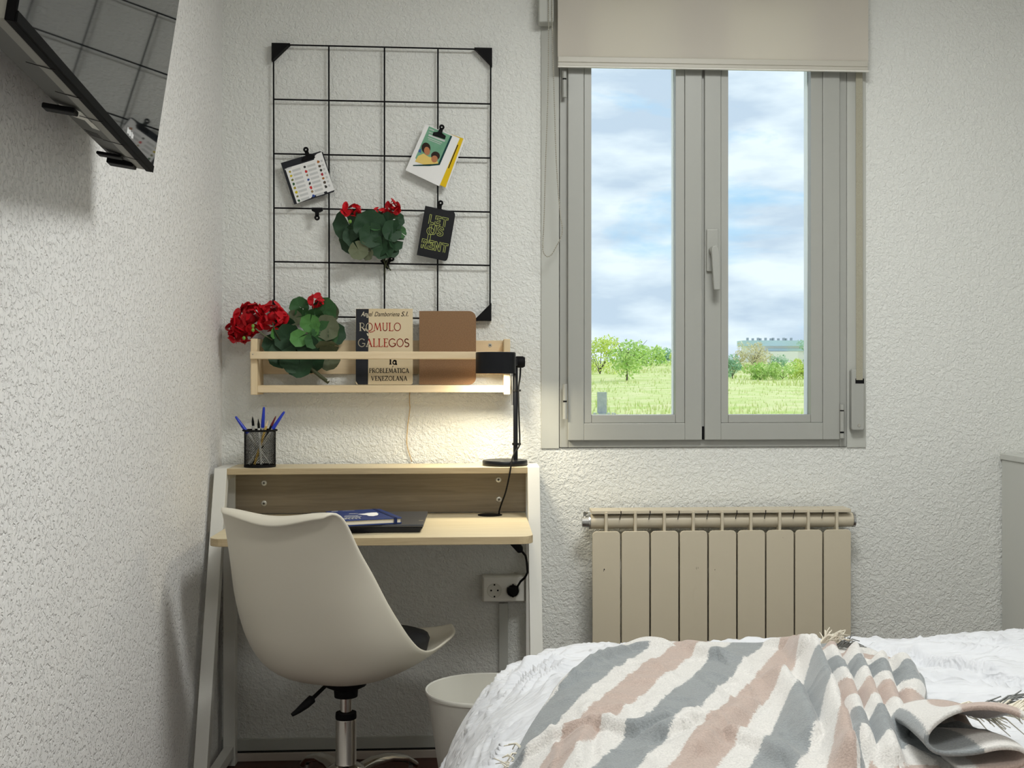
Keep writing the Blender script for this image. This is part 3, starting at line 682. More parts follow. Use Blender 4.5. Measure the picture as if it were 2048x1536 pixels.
# ------------------------------------------------------------------ stroke lettering
def arc(cx, cy, rx, ry, a0, a1, n=12): return [(cx+rx*cos(radians(lerp(a0, a1, i/n))), cy+ry*sin(radians(lerp(a0, a1, i/n)))) for i in range(n+1)]
T, N = 1.0, .55     # thick, thin stroke weights
GL = {
 'R': (.66, [([(.1, 0), (.1, 1)], T), ([(.0, 1)]+[(.1, 1)]+arc(.28, .73, .27, .27, 90, -90)+[(.1, .46)], N), ([(.30, .46), (.66, 0)], T), ([(0, 0), (.22, 0)], N)]),
 'O': (.82, [(arc(.41, .5, .38, .5, 0, 360, 26), .75)]),
 'M': (.95, [([(.08, 0), (.2, 1)], N), ([(.2, 1), (.47, .12)], T), ([(.47, .12), (.76, 1)], N), ([(.76, 1), (.87, 0)], T), ([(0, 0), (.16, 0)], N), ([(.78, 0), (.96, 0)], N)]),
 'U': (.66, [([(.1, 1), (.1, .28)]+arc(.33, .28, .23, .28, 180, 360)+[(.56, 1)], .8), ([(0, 1), (.2, 1)], N), ([(.46, 1), (.66, 1)], N)]),
 'L': (.52, [([(.12, 1), (.12, .0)], T), ([(0, 1), (.24, 1)], N), ([(0, 0), (.5, -.02), (.54, .16)], N)]),
 'G': (.84, [(arc(.44, .5, .42, .5, 45, 330, 22), .85), ([(.5, .42), (.84, .42)], N), ([(.78, .42), (.78, .16)], T)]),
 'A': (.72, [([(.08, 0), (.36, 1)], N), ([(.36, 1), (.66, 0)], T), ([(.18, .34), (.56, .34)], N), ([(0, 0), (.18, 0)], N), ([(.56, 0), (.76, 0)], N)]),
 'E': (.54, [([(.14, 0), (.14, 1)], T), ([(0, 1), (.5, 1.02), (.52, .88)], N), ([(.14, .52), (.42, .52)], N), ([(0, 0), (.5, -.02), (.54, .16)], N)]),
 'S': (.56, [(arc(.28, .74, .23, .25, 35, 270, 14)+arc(.28, .24, .26, .25, 90, -145, 14), .9)]),
 'P': (.58, [([(.12, 0), (.12, 1)], T), ([(.0, 1), (.12, 1)]+arc(.28, .73, .26, .27, 90, -90)+[(.12, .46)], N), ([(0, 0), (.24, 0)], N)]),
 'B': (.60, [([(.12, 0), (.12, 1)], T), ([(.0, 1), (.12, 1)]+arc(.27, .76, .24, .24, 90, -90)+[(.12, .52)], N), ([(.12, .52)]+arc(.29, .26, .28, .26, 90, -90)+[(0, 0)], N)]),
 'T': (.62, [([(.31, 0), (.31, 1)], T), ([(0, .86), (.02, 1), (.6, 1), (.62, .86)], N), ([(.2, 0), (.42, 0)], N)]),
 'I': (.26, [([(.13, 0), (.13, 1)], T), ([(.02, 1), (.24, 1)], N), ([(.02, 0), (.24, 0)], N)]),
 'C': (.72, [(arc(.42, .5, .4, .5, 45, 318, 20), .85)]),
 'V': (.70, [([(.08, 1), (.34, 0)], T), ([(.34, 0), (.62, 1)], N), ([(0, 1), (.18, 1)], N), ([(.54, 1), (.72, 1)], N)]),
 'N': (.74, [([(.1, 0), (.1, 1)], N), ([(.1, 1), (.62, -.16)], T), ([(.62, -.16), (.62, 1)], N), ([(0, 0), (.2, 0)], N), ([(.52, 1), (.72, 1)], N)]),
 'Z': (.64, [([(.06, .86), (.06, 1), (.58, 1), (.04, 0)], .9), ([(.04, 0), (.6, 0), (.6, .16)], N)]),
 'l': (.30, [([(.15, 0), (.15, 1)], 1.3), ([(.02, 1), (.15, 1)], N), ([(0, 0), (.3, 0)], N)]),
 'a': (.52, [(arc(.24, .24, .2, .24, 20, 340, 16), .9), ([(.42, .5), (.42, 0), (.52, 0)], 1.2), ([(.1, .46), (.2, .56), (.34, .56), (.42, .46)], .8)]),
}
def stroke(mb, pts, w, fn):
    for i in range(len(pts)-1):
        (ax, ay), (bx, by) = pts[i], pts[i+1]; dx, dy = bx-ax, by-ay; l = sqrt(dx*dx+dy*dy)
        if l < 1e-9: continue
        nx, ny = -dy/l*w/2, dx/l*w/2; ex, ey = dx/l*w*.25, dy/l*w*.25
        mb.poly([fn(x, y) for x, y in ((ax-ex+nx, ay-ey+ny), (ax-ex-nx, ay-ey-ny), (bx+ex-nx, by+ey-ny), (bx+ex+nx, by+ey+ny))])
def letter(mb, ch, x, ybase, h, w, fn, sx=1.0):
    wd, sts = GL[ch]
    for pts, wt_ in sts: stroke(mb, [(x+px*h*sx, ybase-py*h) for px, py in pts], w*wt_, fn)
    return x+(wd+.12)*h*sx
def word_to(mb, s, x0, x1, ybase, h, w, fn):
    tot = sum(GL[c][0]+.12 for c in s)-.12; sx = (x1-x0)/(tot*h); x = x0
    for c in s: x = letter(mb, c, x, ybase, h, w, fn, sx)
def split_ink(name, ca_, cb_, xcut):     # ink that changes colour where it crosses the printed black band
    m = mat(name, ca_, .8, 0, .2); tc = nd(m, 'ShaderNodeTexCoord'); sp_ = nd(m, 'ShaderNodeSeparateXYZ'); g = nd(m, 'ShaderNodeMath', operation='GREATER_THAN'); g.inputs[1].default_value = xcut
    mx = nd(m, 'ShaderNodeMix', data_type='RGBA'); mx.inputs[6].default_value = lin(ca_); mx.inputs[7].default_value = lin(cb_)
    lk(m, tc.outputs['Object'], sp_.inputs[0]); lk(m, sp_.outputs[0], g.inputs[0]); lk(m, g.outputs[0], mx.inputs[0]); lk(m, mx.outputs[2], pb(m).inputs['Base Color']); return m
def text_px(s, x0, x1, ybase, h, Y, name, material, parent, shear=.0, bold=0.0):
    cu = bpy.data.curves.new('text', 'FONT'); cu.body = s; cu.size = 1.0; cu.shear = shear; cu.offset = bold; cu.resolution_u = 3
    to = bpy.data.objects.new('text', cu); COL.objects.link(to)
    dg = bpy.context.evaluated_depsgraph_get(); me = bpy.data.meshes.new_from_object(to.evaluated_get(dg))
    xs = [v.co.x for v in me.vertices]; a, b = min(xs), max(xs)
    mb = MB(); mb.v = [tuple(P(lerp(x0, x1, (v.co.x-a)/(b-a)), ybase-v.co.y/.70*h, Y)) for v in me.vertices]; mb.f = [tuple(p.vertices) for p in me.polygons]
    bpy.data.objects.remove(to); bpy.data.curves.remove(cu); bpy.data.meshes.remove(me)
    return mb.build(name, material, parent)

# the book
Yk = 3.445
base = P(768, 770, Yk)
t = thing('paperback_book', 'old cream paperback with black band and red capitals standing on the pine ledge', 'book', (base.x, Yk, zb1))
mb = MB(); pts = rrect(711.5, 617.5, 825.5, 769.3, 5, 4, (0, 0, 1, 1)); mb.prism(ppoly(pts, Yk), (0, .0012, 0)); cov = mb.build('front_cover', M['cream'], t)
mb = MB(); mb.prism(ppoly([(713, 619), (824, 619), (824, 768.6), (713, 768.6)], Yk+.0013), (0, .016, 0)); mb.build('page_block', M['pages'], t)
mb = MB(); mb.prism(ppoly(rrect(711.5, 617.5, 825.5, 769.3, 5, 4, (0, 0, 1, 1)), Yk+.0175), (0, .0012, 0)); mb.build('back_cover', M['cream'], t)
mb = MB(); mb.poly(ppoly([(712, 618), (737.5, 618), (736, 769), (716, 769), (711.6, 762), (711.6, 690)], Yk-.0002)); mb.build('black_band', M['spine'], cov)
xcut = P(737, 690, Yk).x-OFF[t].x
fnk = lambda x, y: P(x, y, Yk-.0005)
inkred = split_ink('title_ink', (214, 204, 178), (168, 34, 30), xcut); inkblk = split_ink('author_ink', (222, 214, 190), (52, 40, 34), xcut)
text_px('Angel', 722, 746, 632.5, 9.5, Yk-.0005, 'author_lettering', inkblk, cov, .35, .004)
text_px('Damboriena', 749, 799, 632.5, 9, Yk-.0005, 'author_lettering', inkblk, cov, .35, .004)
text_px('S.I.', 802, 816.5, 632.5, 9.5, Yk-.0005, 'author_lettering', inkblk, cov, .3, .004)
mb = MB(); word_to(mb, 'ROMULO', 719, 801.5, 661.5, 15.5, 1.9, fnk); stroke(mb, [(730, 657), (734, 662), (741, 664.5), (747, 663)], 1.3, fnk); stroke(mb, [(734.5, 667), (736, 671)], 2.4, fnk)
mb.build('title_lettering', inkred, cov)
mb = MB(); word_to(mb, 'GALLEGOS', 716.5, 818, 693.2, 15.5, 2.0, fnk); mb.build('title_lettering', inkred, cov)
mb = MB(); word_to(mb, 'la', 778.5, 793.5, 728.5, 14, 2.3, fnk); mb.build('subtitle_lettering', M['ink'], cov)
mb = MB(); word_to(mb, 'PROBLEMATICA', 738.5, 817.5, 745.5, 8.6, 1.5, fnk); stroke(mb, [(784.5, 734.5), (786.5, 732)], 1.2, fnk); mb.build('subtitle_lettering', M['ink'], cov)
mb = MB(); word_to(mb, 'VENEZOLANA', 742.5, 814, 760.8, 8.4, 1.5, fnk); mb.build('subtitle_lettering', M['ink'], cov)
# kraft notebook
t = thing('kraft_notebook', 'plain brown kraft notebook with rounded corners beside the paperback', 'notebook', (P(895, 770, Yk).x, Yk, zb1))
outl = rrect(838.5, 622, 952, 769.3, 14, 7, (0, 1, 1, 0))
MB().prism(ppoly(outl, Yk), (0, .0014, 0)).build('cover', M['kraft'], t)
MB().prism(ppoly(rrect(840, 623.5, 950.5, 768.8, 13, 7, (0, 1, 1, 0)), Yk+.0016), (0, .008, 0)).build('page_block', M['pages'], t)
MB().prism(ppoly(outl, Yk+.0098), (0, .0014, 0)).build('cover', M['kraft'], t)

# ------------------------------------------------------------------ wire grid on the wall
Yg = D-.016
TL, TR, BR, BL = P(547, 90, Yg), P(981.5, 100, Yg), P(980, 639, Yg), P(548.5, 632, Yg)
def G(u, v): return (TL*(1-u)+TR*u)*(1-v)+(BL*(1-u)+BR*u)*v
t = thing('wire_wall_grid', 'black square-mesh wire memo grid on the wall above the ledge', 'grid panel', (G(.5, .5).x, D, G(.5, .5).z))
us = (0, .2525, .508, .755, 1); vs = (0, .2015, .402, .602, .800, 1)
for u in us: MB().tube([G(u, 0), G(u, 1)], .0023, 8).build('wire', M['blackm'], t, sm=60)
for v in vs: MB().tube([G(0, v)-Vector((0, .0042, 0)), G(1, v)-Vector((0, .0042, 0))], .0023, 8).build('wire', M['blackm'], t, sm=60)
for u, v, sx, sy in ((0, 0, 1, 1), (1, 0, -1, 1), (1, 1, -1, -1), (0, 1, 1, -1)):
    c = G(u, v); a = .052
    du = (TR-TL).normalized()*sx; dv = Vector((0, 0, -1))*sy; o_ = c-du*.004-dv*.004-Vector((0, .010, 0))
    MB().prism([o_, o_+du*a, o_+dv*a], (0, .0255, 0)).build('corner_bracket', M['blackm'], t, bevel=.0008)

# ------------------------------------------------------------------ bulldog clips
def clip(px, py, ang, label, Y=None, wpx=26, name='bulldog_clip'):
    Y = Y or Yg-.012
    c = P(px, py, Y); sc = Y/F; t_ = thing(name, label, 'clip', c, 'bulldog clips on the wire grid')
    def q(x, y): return rot2([(px+x, py+y)], (px, py), ang)[0]
    h = wpx/2
    mb = MB(); mb.prism(ppoly([q(-h, -1), q(-5, -4), q(5, -4), q(h, -1), q(h, 5), q(-h, 5)], Y-.006), (0, .013, 0)); mb.build('jaw', M['blackm'], t_, bevel=.001)
    mb = MB(); ring = [q(-3.6, -3), q(-3.2, -12)]
    mb.prism(ppoly([q(-4.4, -3), q(-3.6, -12), q(3.6, -12), q(4.4, -3)], Y-.008), (0, .003, 0))
    cc = P(*q(0, -15.5), Y-.008)
    mb.lathe(cc, [(.0022, 0), (.0078, 0), (.0078, -.003), (.0022, -.003), (.0022, 0)], 18, (0, -1, 0)); mb.build('lever', M['blackm'], t_, sm=40)
    mb = MB(); mb.tube([P(*q(-6, -2), Y-.001), P(*q(6, -2), Y-.001)], .003, 8); mb.build('spring', M['blackm'], t_, sm=60)
clip(616, 314, -16, 'black clip gripping the top of the icon chart card')
clip(879, 269, 17, 'black clip gripping the top of the leaflets')
clip(878, 421, 12, 'black clip gripping the top of the lettered black notebook')
clip(634, 420, 180, 'empty black clip hanging upside down on a wire', wpx=22)
clip(771, 527, 52, 'tilted black clip pinching the hanging geranium stems', wpx=22)

# icon chart card
Yc = Yg-.014
t = thing('icon_chart_card', 'tilted white chart of tiny coloured pictures with black header clipped to the wire grid', 'card', P(612, 360, Yc))
outl = [(561.5, 326), (640, 302.5), (646, 304.5), (669, 381), (667, 384), (588.5, 409)]
MB().prism(ppoly(outl, Yc), (0, .0018, 0)).build('backing', M['cardblack'], t)
MB().prism(ppoly([(571, 338.5), (574, 336), (628, 319.5), (630, 311), (634, 307.5), (643, 304), (669, 380), (655, 385), (653, 382), (625, 392), (622, 396), (594, 407)], Yc-.0006), (0, .0004, 0)).build('chart_sheet', M['paper'], t)
cu_, cv_ = (.2922, .9563), (.956, -.292)     # down / right unit vectors in the photo plane
o_ = (574, 341)
def cq(a, b): return (o_[0]+cv_[0]*a+cu_[0]*b, o_[1]+cv_[1]*a+cu_[1]*b)
mg = MB(); mi = MB(); cols = [(168, 150, 60), (170, 110, 60), (60, 84, 150), (206, 186, 40), (90, 80, 70), (60, 60, 60), (120, 120, 70), (70, 70, 66), (196, 60, 60), (60, 96, 64), (170, 60, 70), (150, 130, 100)]
icons = {}
for cidx, (ca0, rows) in enumerate(((3, range(8)), (34, range(8)), (63, range(8)))):
    for r in rows:
        b = 2+r*8.6+(-1 if cidx == 2 else 0)-(cidx == 2)*10
        if not (0 < b+2 < 66): continue
        a0 = ca0
        if cidx == 2: a0 -= 0
        mg.poly([P(*cq(a0+7, b), Yc-.0009), P(*cq(a0+(24 if cidx < 2 else 11), b), Yc-.0009), P(*cq(a0+(24 if cidx < 2 else 11), b+4.5), Yc-.0009), P(*cq(a0+7, b+4.5), Yc-.0009)])
        rr = random.random()
        col = (cidx*5+r*3) % len(cols)
        k = 5+int(rr*3); pts = [cq(a0+2+random.uniform(2.0, 3.6)*cos(2*pi*i/k), b+2+random.uniform(2.0, 4.0)*sin(2*pi*i/k)) for i in range(k)]
        icons.setdefault(col, MB()).poly(ppoly(pts, Yc-.0010))
mg.build('printed_captions', M['greyink'], t)
for k, mb in icons.items(): mb.build('printed_icons', mat('icon_ink', cols[k], .8, 0, .1), t)
mb = MB(); stroke(mb, [cq(-3, -3), cq(10, -3.2)], 2.4, lambda x, y: P(x, y, Yc-.0009)); mb.build('header_text', M['greyink'], t)

# leaflets: pale one behind, yellow one, printed one in front
Yv = Yg-.012
o = MB().prism(ppoly([(852, 249.5), (930, 279.5), (893, 376), (815, 343)], Yv+.0012), (0, .0008, 0)).build('leaflet', M['paper'], loc=P(870, 310, Yv)); tag(o, 'plain white leaflet behind the yellow one on the wire grid', 'leaflet', 'leaflets clipped together')
t = thing('leaflet', 'yellow leaflet edge showing right of the printed leaflet', 'leaflet', P(872, 310, Yv), 'leaflets clipped together')
MB().prism(ppoly([(862, 256), (927, 277), (891, 375), (834, 350)], Yv+.0002), (0, .0006, 0)).build('sheet', M['yellow'], t)
mb = MB(); stroke(mb, [(915.5, 290), (897, 336)], 2.0, lambda x, y: P(x, y, Yv)); mb.build('printed_line', M['ink'], t)
Yv2 = Yv-.0014
t = thing('leaflet', 'white leaflet with a green picture of two people, clipped in front', 'leaflet', P(865, 305, Yv2), 'leaflets clipped together')
MB().prism(ppoly([(851, 248.5), (919.5, 276.5), (878.5, 372.5), (811, 340.5)], Yv2), (0, .0008, 0)).build('sheet', M['paper'], t)
g = lambda pts, k: ppoly(pts, Yv2-.0003*k)
MB().poly(g([(858, 252.5), (903.5, 272), (877.5, 329.5), (836, 324), (830.5, 316)], 1)).build('printed_panel', M['green'], t)
mb = MB(); mb.poly(g([(901, 271.5), (904.5, 272.5), (879.5, 330), (876, 328)], 2)); mb.poly(g([(826, 330), (877, 327.5), (879, 330), (860, 332), (826, 332)], 2)); mb.build('printed_border', M['dgreen'], t)
def ell(cx, cy, rx, ry, ang=0, n=14): return rot2([(cx+rx*cos(2*pi*i/n), cy+ry*sin(2*pi*i/n)) for i in range(n)], (cx, cy), ang)
mb = MB(); mb.poly(g([(836, 312), (847, 307), (858, 314), (872, 316), (877, 327), (850, 330), (830, 323)], 2)); mb.build('printed_clothes', M['shirt'], t)
mb = MB(); mb.poly(g(ell(852, 296, 9, 11, -10), 3)); mb.poly(g(ell(871, 311.5, 9, 8.5, 20), 3)); mb.build('printed_hair', M['hair'], t)
mb = MB(); mb.poly(g(ell(854, 302, 6, 8.5, -10), 4)); mb.poly(g(ell(869, 318, 6.5, 7, 10), 4)); mb.build('printed_faces', M['skin'], t)
mb = MB(); mb.poly(g([(837, 300), (842, 297), (842, 306), (837, 304)], 2)); mb.build('printed_accent', mat('printed_blue', (66, 96, 150), .8, 0, .1), t)
mb = MB()
for x0_, y0_, x1_, y1_, w_ in ((858, 270, 889, 282, 3.2), (856, 275, 884, 286, 1.2), (857, 279, 881, 288.5, 1.0), (859, 258, 868, 261.5, 1.6), (858, 264, 867, 267.5, 1.2)):
    stroke(mb, [(x0_, y0_), (x1_, y1_)], w_, lambda x, y: P(x, y, Yv2-.0006))
mb.build('printed_text', M['greyink'], t)

# lettered black notebook
Yn = Yg-.020
t = thing('black_notebook', 'small black notebook with outlined lettering hanging on the wire grid', 'notebook', P(872, 465, Yn))
def nbq(u, v):   # u right, v down, unit square of the cover
    a = (850.5, 411.5); b = (911.5, 424.5); c_ = (833.5, 510)
    return (a[0]+(b[0]-a[0])*u+(c_[0]-a[0])*v, a[1]+(b[1]-a[1])*u+(c_[1]-a[1])*v)
rp = [nbq(x, y) for x, y in rrect(0, 0, 1, 1, .085, 5, (0, 1, 1, 0))]
cov = MB().prism(ppoly(rp, Yn), (0, .0012, 0)).build('cover', M['black'], t)
MB().prism(ppoly([nbq(x, y) for x, y in rrect(.02, .015, .975, .985, .08, 5, (0, 1, 1, 0))], Yn+.0013), (0, .006, 0)).build('page_block', M['pages'], t)
MB().prism(ppoly(rp, Yn+.0074), (0, .0012, 0)).build('cover', M['black'], t)
BLK = {
 'L': (.62, [[(0, 0), (0, 1)], [(.2, 0), (0, 0)], [(.2, 0), (.2, .8), (.62, .8), (.62, 1), (.2, 1)]]),
 'E': (.66, [[(0, .4), (0, 0), (.66, 0), (.66, .2), (.2, .2), (.2, .4), (.6, .4), (.6, .6), (.2, .6), (.2, .8), (.66, .8), (.66, 1), (0, 1), (0, .6)]]),
 'T': (.74, [[(.27, 1), (.27, .2), (0, .2), (0, 0), (.74, 0), (.74, .2), (.47, .2), (.47, 1)]]),
 'U': (.74, [[(0, 0), (0, .72), (.14, .96), (.37, 1), (.6, .96), (.74, .72), (.74, 0), (.54, 0), (.54, .66), (.46, .8), (.28, .8), (.2, .66), (.2, 0)]]),
 'S': (.66, [[(.64, .26), (.6, .1), (.46, 0), (.18, 0), (.04, .1), (0, .28), (.06, .46), (.2, .58), (.42, .66), (.44, .76), (.34, .82), (.2, .78), (.16, .7), (0, .76), (.06, .94), (.24, 1), (.46, .98), (.62, .86), (.66, .68), (.58, .5), (.4, .42), (.22, .36), (.2, .26), (.28, .18), (.42, .2), (.46, .3), (.64, .26)]]),
 'R': (.70, [[(0, .42), (0, 0), (.46, 0), (.64, .1), (.68, .3), (.6, .48), (.48, .56), (.7, 1), (.48, 1), (.28, .62), (.2, .62), (.2, 1), (0, 1), (0, .62)], [(.2, .2), (.4, .2), (.47, .3), (.4, .42), (.2, .42), (.2, .2)]]),
 'N': (.74, [[(.2, 1), (0, 1), (0, 0), (.18, 0), (.54, .62), (.54, 0), (.74, 0), (.74, 1), (.56, 1), (.2, .38), (.2, 1)]]),
}
mb = MB(); fnn = lambda x, y: P(x, y, Yn-.0004)
def bword(s, u0, u1, v0, v1):
    tot = sum(BLK[c][0]+.14 for c in s)-.14; k = (u1-u0)/tot; u = u0
    for c in s:
        for pl in BLK[c][1]: stroke(mb, [nbq(u+px*k, lerp(v0, v1, py)) for px, py in pl], .95, fnn)
        u += (BLK[c][0]+.14)*k
bword('LET', .20, .80, .15, .335); bword('US', .255, .72, .35, .535); bword('RENT', .09, .94, .655, .835)
stroke(mb, [nbq(.30+.115*cos(a), .475+.072*sin(a)) for a in [2*pi*i/20 for i in range(21)]], .95, fnn)
stroke(mb, [nbq(.25, .545), nbq(.25, .745)], .95, fnn); stroke(mb, [nbq(.335, .545), nbq(.335, .70), nbq(.44, .70), nbq(.44, .745)], .95, fnn)
mb.build('outlined_lettering', M['lime'], cov)

# ------------------------------------------------------------------ geraniums
def leaf_mesh(name, m):
    mb = MB(); n = 18; rings = 4
    mb.v.append((0, 0, 0))
    for r in range(1, rings+1):
        for k in range(n+1):
            a = radians(5)+(2*pi-radians(10))*k/n; rr = r/rings
            wob = 1+.05*sin(a*7)*rr; cup = .16*rr*rr+.05*rr*sin(a*5)
            mb.v.append((rr*wob*sin(a), -rr*wob*cos(a)*.96, cup))
    for k in range(n): mb.f.append((0, 1+k, 2+k))
    for r in range(rings-1):
        for k in range(n):
            A = 1+r*(n+1)+k; mb.f.append((A, A+n+1, A+n+2, A+1))
    me = bpy.data.meshes.new(name); me.from_pydata(mb.v, [], mb.f); me.polygons.foreach_set('use_smooth', [True]*len(me.polygons)); me.materials.append(m); return me
LM = {k: leaf_mesh('leaf', M['leaf'+k]) for k in 'dmlp'}
def petal_mesh():
    mb = MB(); n = 10; mb.v.append((0, 0, 0))
    for r in (1, 2):
        for k in range(n):
            a = 2*pi*k/n; rr = r/2
            mb.v.append((.62*rr*sin(a), .5+.5*rr*-cos(a) if r == 2 else .5+.5*rr*-cos(a), .12*rr*rr+.1*rr*cos(a)))
    mb.v[0] = (0, .5, -.03)
    for k in range(n): mb.f.append((0, 1+k, 1+(k+1) % n)); mb.f.append((1+k, 1+n+k, 1+n+(k+1) % n, 1+(k+1) % n))
    me = bpy.data.meshes.new('petal'); me.from_pydata(mb.v, [], mb.f); me.polygons.foreach_set('use_smooth', [True]*len(me.polygons)); me.materials.append(M['red']); return me
PM = petal_mesh()
def inst(name, me, parent, loc, rot, scale):
    o = bpy.data.objects.new(name, me); COL.objects.link(o); o.parent = parent; o.location = Vector(loc)-OFF[parent]
    o.rotation_mode = 'QUATERNION'; o.rotation_quaternion = rot; o.scale = (scale,)*3 if not isinstance(scale, tuple) else scale; OFF[o] = OFF[parent]; return o
def leaf(parent, px, py, Y, rpx, kind, spin=0, tilt=(0, 0), sq=1.0):
    # leaf faces -Y (into the room); tilt in degrees about x then z
    q = Matrix.Rotation(radians(tilt[1]), 3, 'Z') @ Matrix.Rotation(radians(90+tilt[0]), 3, 'X') @ Matrix.Rotation(radians(spin), 3, 'Z')
    s = rpx*Y/F
    inst('leaf', LM[kind], parent, P(px, py, Y), q.to_quaternion(), (s, s*sq, s))
def flower(parent, px, py, Y, rpx, npet, prpx, squash=1.0, seed=1):
    rnd = random.Random(seed); c = P(px, py, Y); R = rpx*Y/F; ps = prpx*Y/F
    mb = MB(); mb.lathe(c, [(0, -R*.45), (R*.4, -R*.2), (R*.45, 0), (R*.4, R*.2), (0, R*.45)], 10)
    hd = mb.build('flower_head', M['red'], parent, sm=180)
    for i in range(npet):
        z = 1-2*(i+.5)/npet; th_ = i*2.39996+rnd.uniform(-.3, .3); rr = sqrt(max(0, 1-z*z))
        d = Vector((rr*cos(th_), -abs(rr*sin(th_))*.85+.25 if rnd.random() < .8 else rr*sin(th_)*.6, z*squash)).normalized()
        q = d.to_track_quat('Z', 'Y'); q = q @ Matrix.Rotation(rnd.uniform(0, 2*pi), 3, 'Z').to_quaternion()
        q = q @ Matrix.Rotation(radians(rnd.uniform(15, 55)), 3, 'X').to_quaternion()
        pos = c+d*R*rnd.uniform(.55, .85)
        inst('petal', PM, hd, pos, q, ps*rnd.uniform(.85, 1.2))
    return hd
def stalk(parent, pts, r, m='stem'): MB().tube([P(*p) for p in pts], r, 6).build('stem', M[m], parent, sm=180)
# bunch clipped to the grid
Yw = Yg-.03
t = thing('artificial_geranium', 'upside-down clipped sprig of dark leaves with two small red flowers on the wire grid', 'plant', P(771, 527, Yw), 'artificial geraniums')
for a in [(699, 450, 3.44, 33, 'd', 200, (10, -15)), (712, 472, 3.445, 27, 'd', 170, (-5, 10)), (708, 480, 3.455, 30, 'd', 240, (20, -10)), (740, 452, 3.425, 33, 'd', 10, (5, 5)), (750, 443, 3.435, 24, 'm', 40, (-25, 5)),
          (742, 470, 3.42, 26, 'd', 190, (8, 20)), (778, 446, 3.43, 22, 'd', 120, (5, -15)), (783, 462, 3.425, 22, 'd', 100, (0, 25)), (796, 440, 3.45, 15, 'd', 270, (0, 40)), (765, 495, 3.43, 24, 'd', 180, (12, 0)),
          (757, 492, 3.435, 22, 'd', 150, (5, -20)), (717, 500, 3.42, 20, 'p', 210, (15, 10)), (735, 505, 3.435, 16, 'p', 120, (10, -30)), (790, 480, 3.44, 22, 'd', 90, (0, 50)), (802, 465, 3.445, 13, 'm', 60, (0, 45)), (783, 500, 3.44, 16, 'd', 160, (0, 30)), (760, 470, 3.445, 26, 'd', 140, (0, 0))]:
    leaf(t, *a)
flower(t, 703, 422, 3.425, 10, 15, 15, 1.0, 3); flower(t, 785, 415, 3.425, 9, 16, 13, 1.0, 5); flower(t, 760, 420, 3.43, 5, 6, 9, 1.0, 6)
MB().lathe(P(700, 443, 3.41), [(0, -.006), (.005, -.003), (.005, .003), (0, .006)], 8).build('bud', M['bud'], t, sm=180)
stalk(t, [(750, 480, 3.45), (762, 512, 3.455), (772, 530, Yg-.018), (782, 541, Yg-.016)], .0018); stalk(t, [(772, 480, 3.45), (770, 515, 3.455), (770, 560, Yg-.010)], .0014); stalk(t, [(783, 495, 3.45), (775, 520, 3.455), (768, 545, Yg-.012)], .0012)
# plant lying in the ledge
t = thing('artificial_geranium', 'large artificial geranium lying in the left end of the pine ledge', 'plant', P(610, 768, 3.45), 'artificial geraniums')
for a in [(598, 613, 3.455, 20, 'm', 60, (10, 15)), (590, 635, 3.45, 16, 'p', 100, (10, -10)), (650, 620, 3.455, 26, 'm', 300, (5, -10)), (630, 632, 3.445, 20, 'm', 180, (35, 0)), (662, 625, 3.46, 20, 'p', 290, (0, -20)), (605, 628, 3.45, 16, 'm', 170, (30, 0)),
          (620, 646, 3.42, 20, 'l', 170, (20, 5)), (627, 660, 3.425, 13, 'l', 190, (10, -10)), (597, 676, 3.415, 18, 'l', 120, (10, 15)), (655, 655, 3.43, 26, 'p', 290, (5, -10)), (650, 668, 3.435, 28, 'm', 240, (10, 10)), (672, 668, 3.45, 22, 'd', 270, (0, 40)),
          (575, 675, 3.435, 28, 'd', 80, (10, 10)), (545, 688, 3.44, 22, 'd', 60, (5, 20)), (570, 655, 3.45, 24, 'd', 110, (10, 0)), (615, 690, 3.43, 24, 'd', 160, (15, 0)), (548, 665, 3.42, 13, 'l', 30, (10, 62)), (655, 690, 3.42, 24, 'p', 90, (62, 0)),
          (625, 680, 3.425, 18, 'm', 200, (10, 30)), (590, 720, 3.43, 30, 'd', 170, (-10, 5)), (560, 712, 3.435, 26, 'd', 150, (-10, 10)), (600, 732, 3.425, 26, 'd', 190, (-12, -5)), (625, 722, 3.44, 26, 'd', 200, (-10, -10)), (660, 722, 3.44, 22, 'p', 230, (-20, -10)), (640, 700, 3.45, 30, 'd', 200, (0, 0)), (580, 695, 3.45, 32, 'd', 170, (0, 0))]:
    leaf(t, *a)
flower(t, 500, 638, 3.425, 30, 64, 17, 1.0, 11); flower(t, 480, 669, 3.43, 16, 30, 14, 1.0, 12); flower(t, 545, 633, 3.43, 24, 46, 16, 1.0, 13); flower(t, 474, 655, 3.435, 14, 18, 14, 1.0, 15); flower(t, 632, 602, 3.44, 7, 12, 14, 1.0, 14)
for x, y in ((506, 652), (506, 660), (488, 676)): MB().lathe(P(x, y, 3.385), [(0, -.006), (.0045, -.003), (.0045, .003), (0, .006)], 8).build('bud', M['bud'], t, sm=180)
stalk(t, [(511, 657, 3.388), (525, 668, 3.40), (545, 680, 3.43)], .0018, 'leafp'); stalk(t, [(545, 645, 3.40), (550, 662, 3.415), (565, 690, 3.44)], .0018, 'stem')
mb = MB(); mb.tube([P(620, 735, 3.425), P(640, 752, 3.418), P(657, 765, 3.412)], [.006, .0055, .005], 8); mb.build('main_stem', M['stem'], t, sm=60)
MB().lathe(P(656, 761, 3.4075), [(.0022, 0), (.0018, .0006), (0, .0006)], 10, (0, -1, 0)).build('stem_hole', M['white'], t)

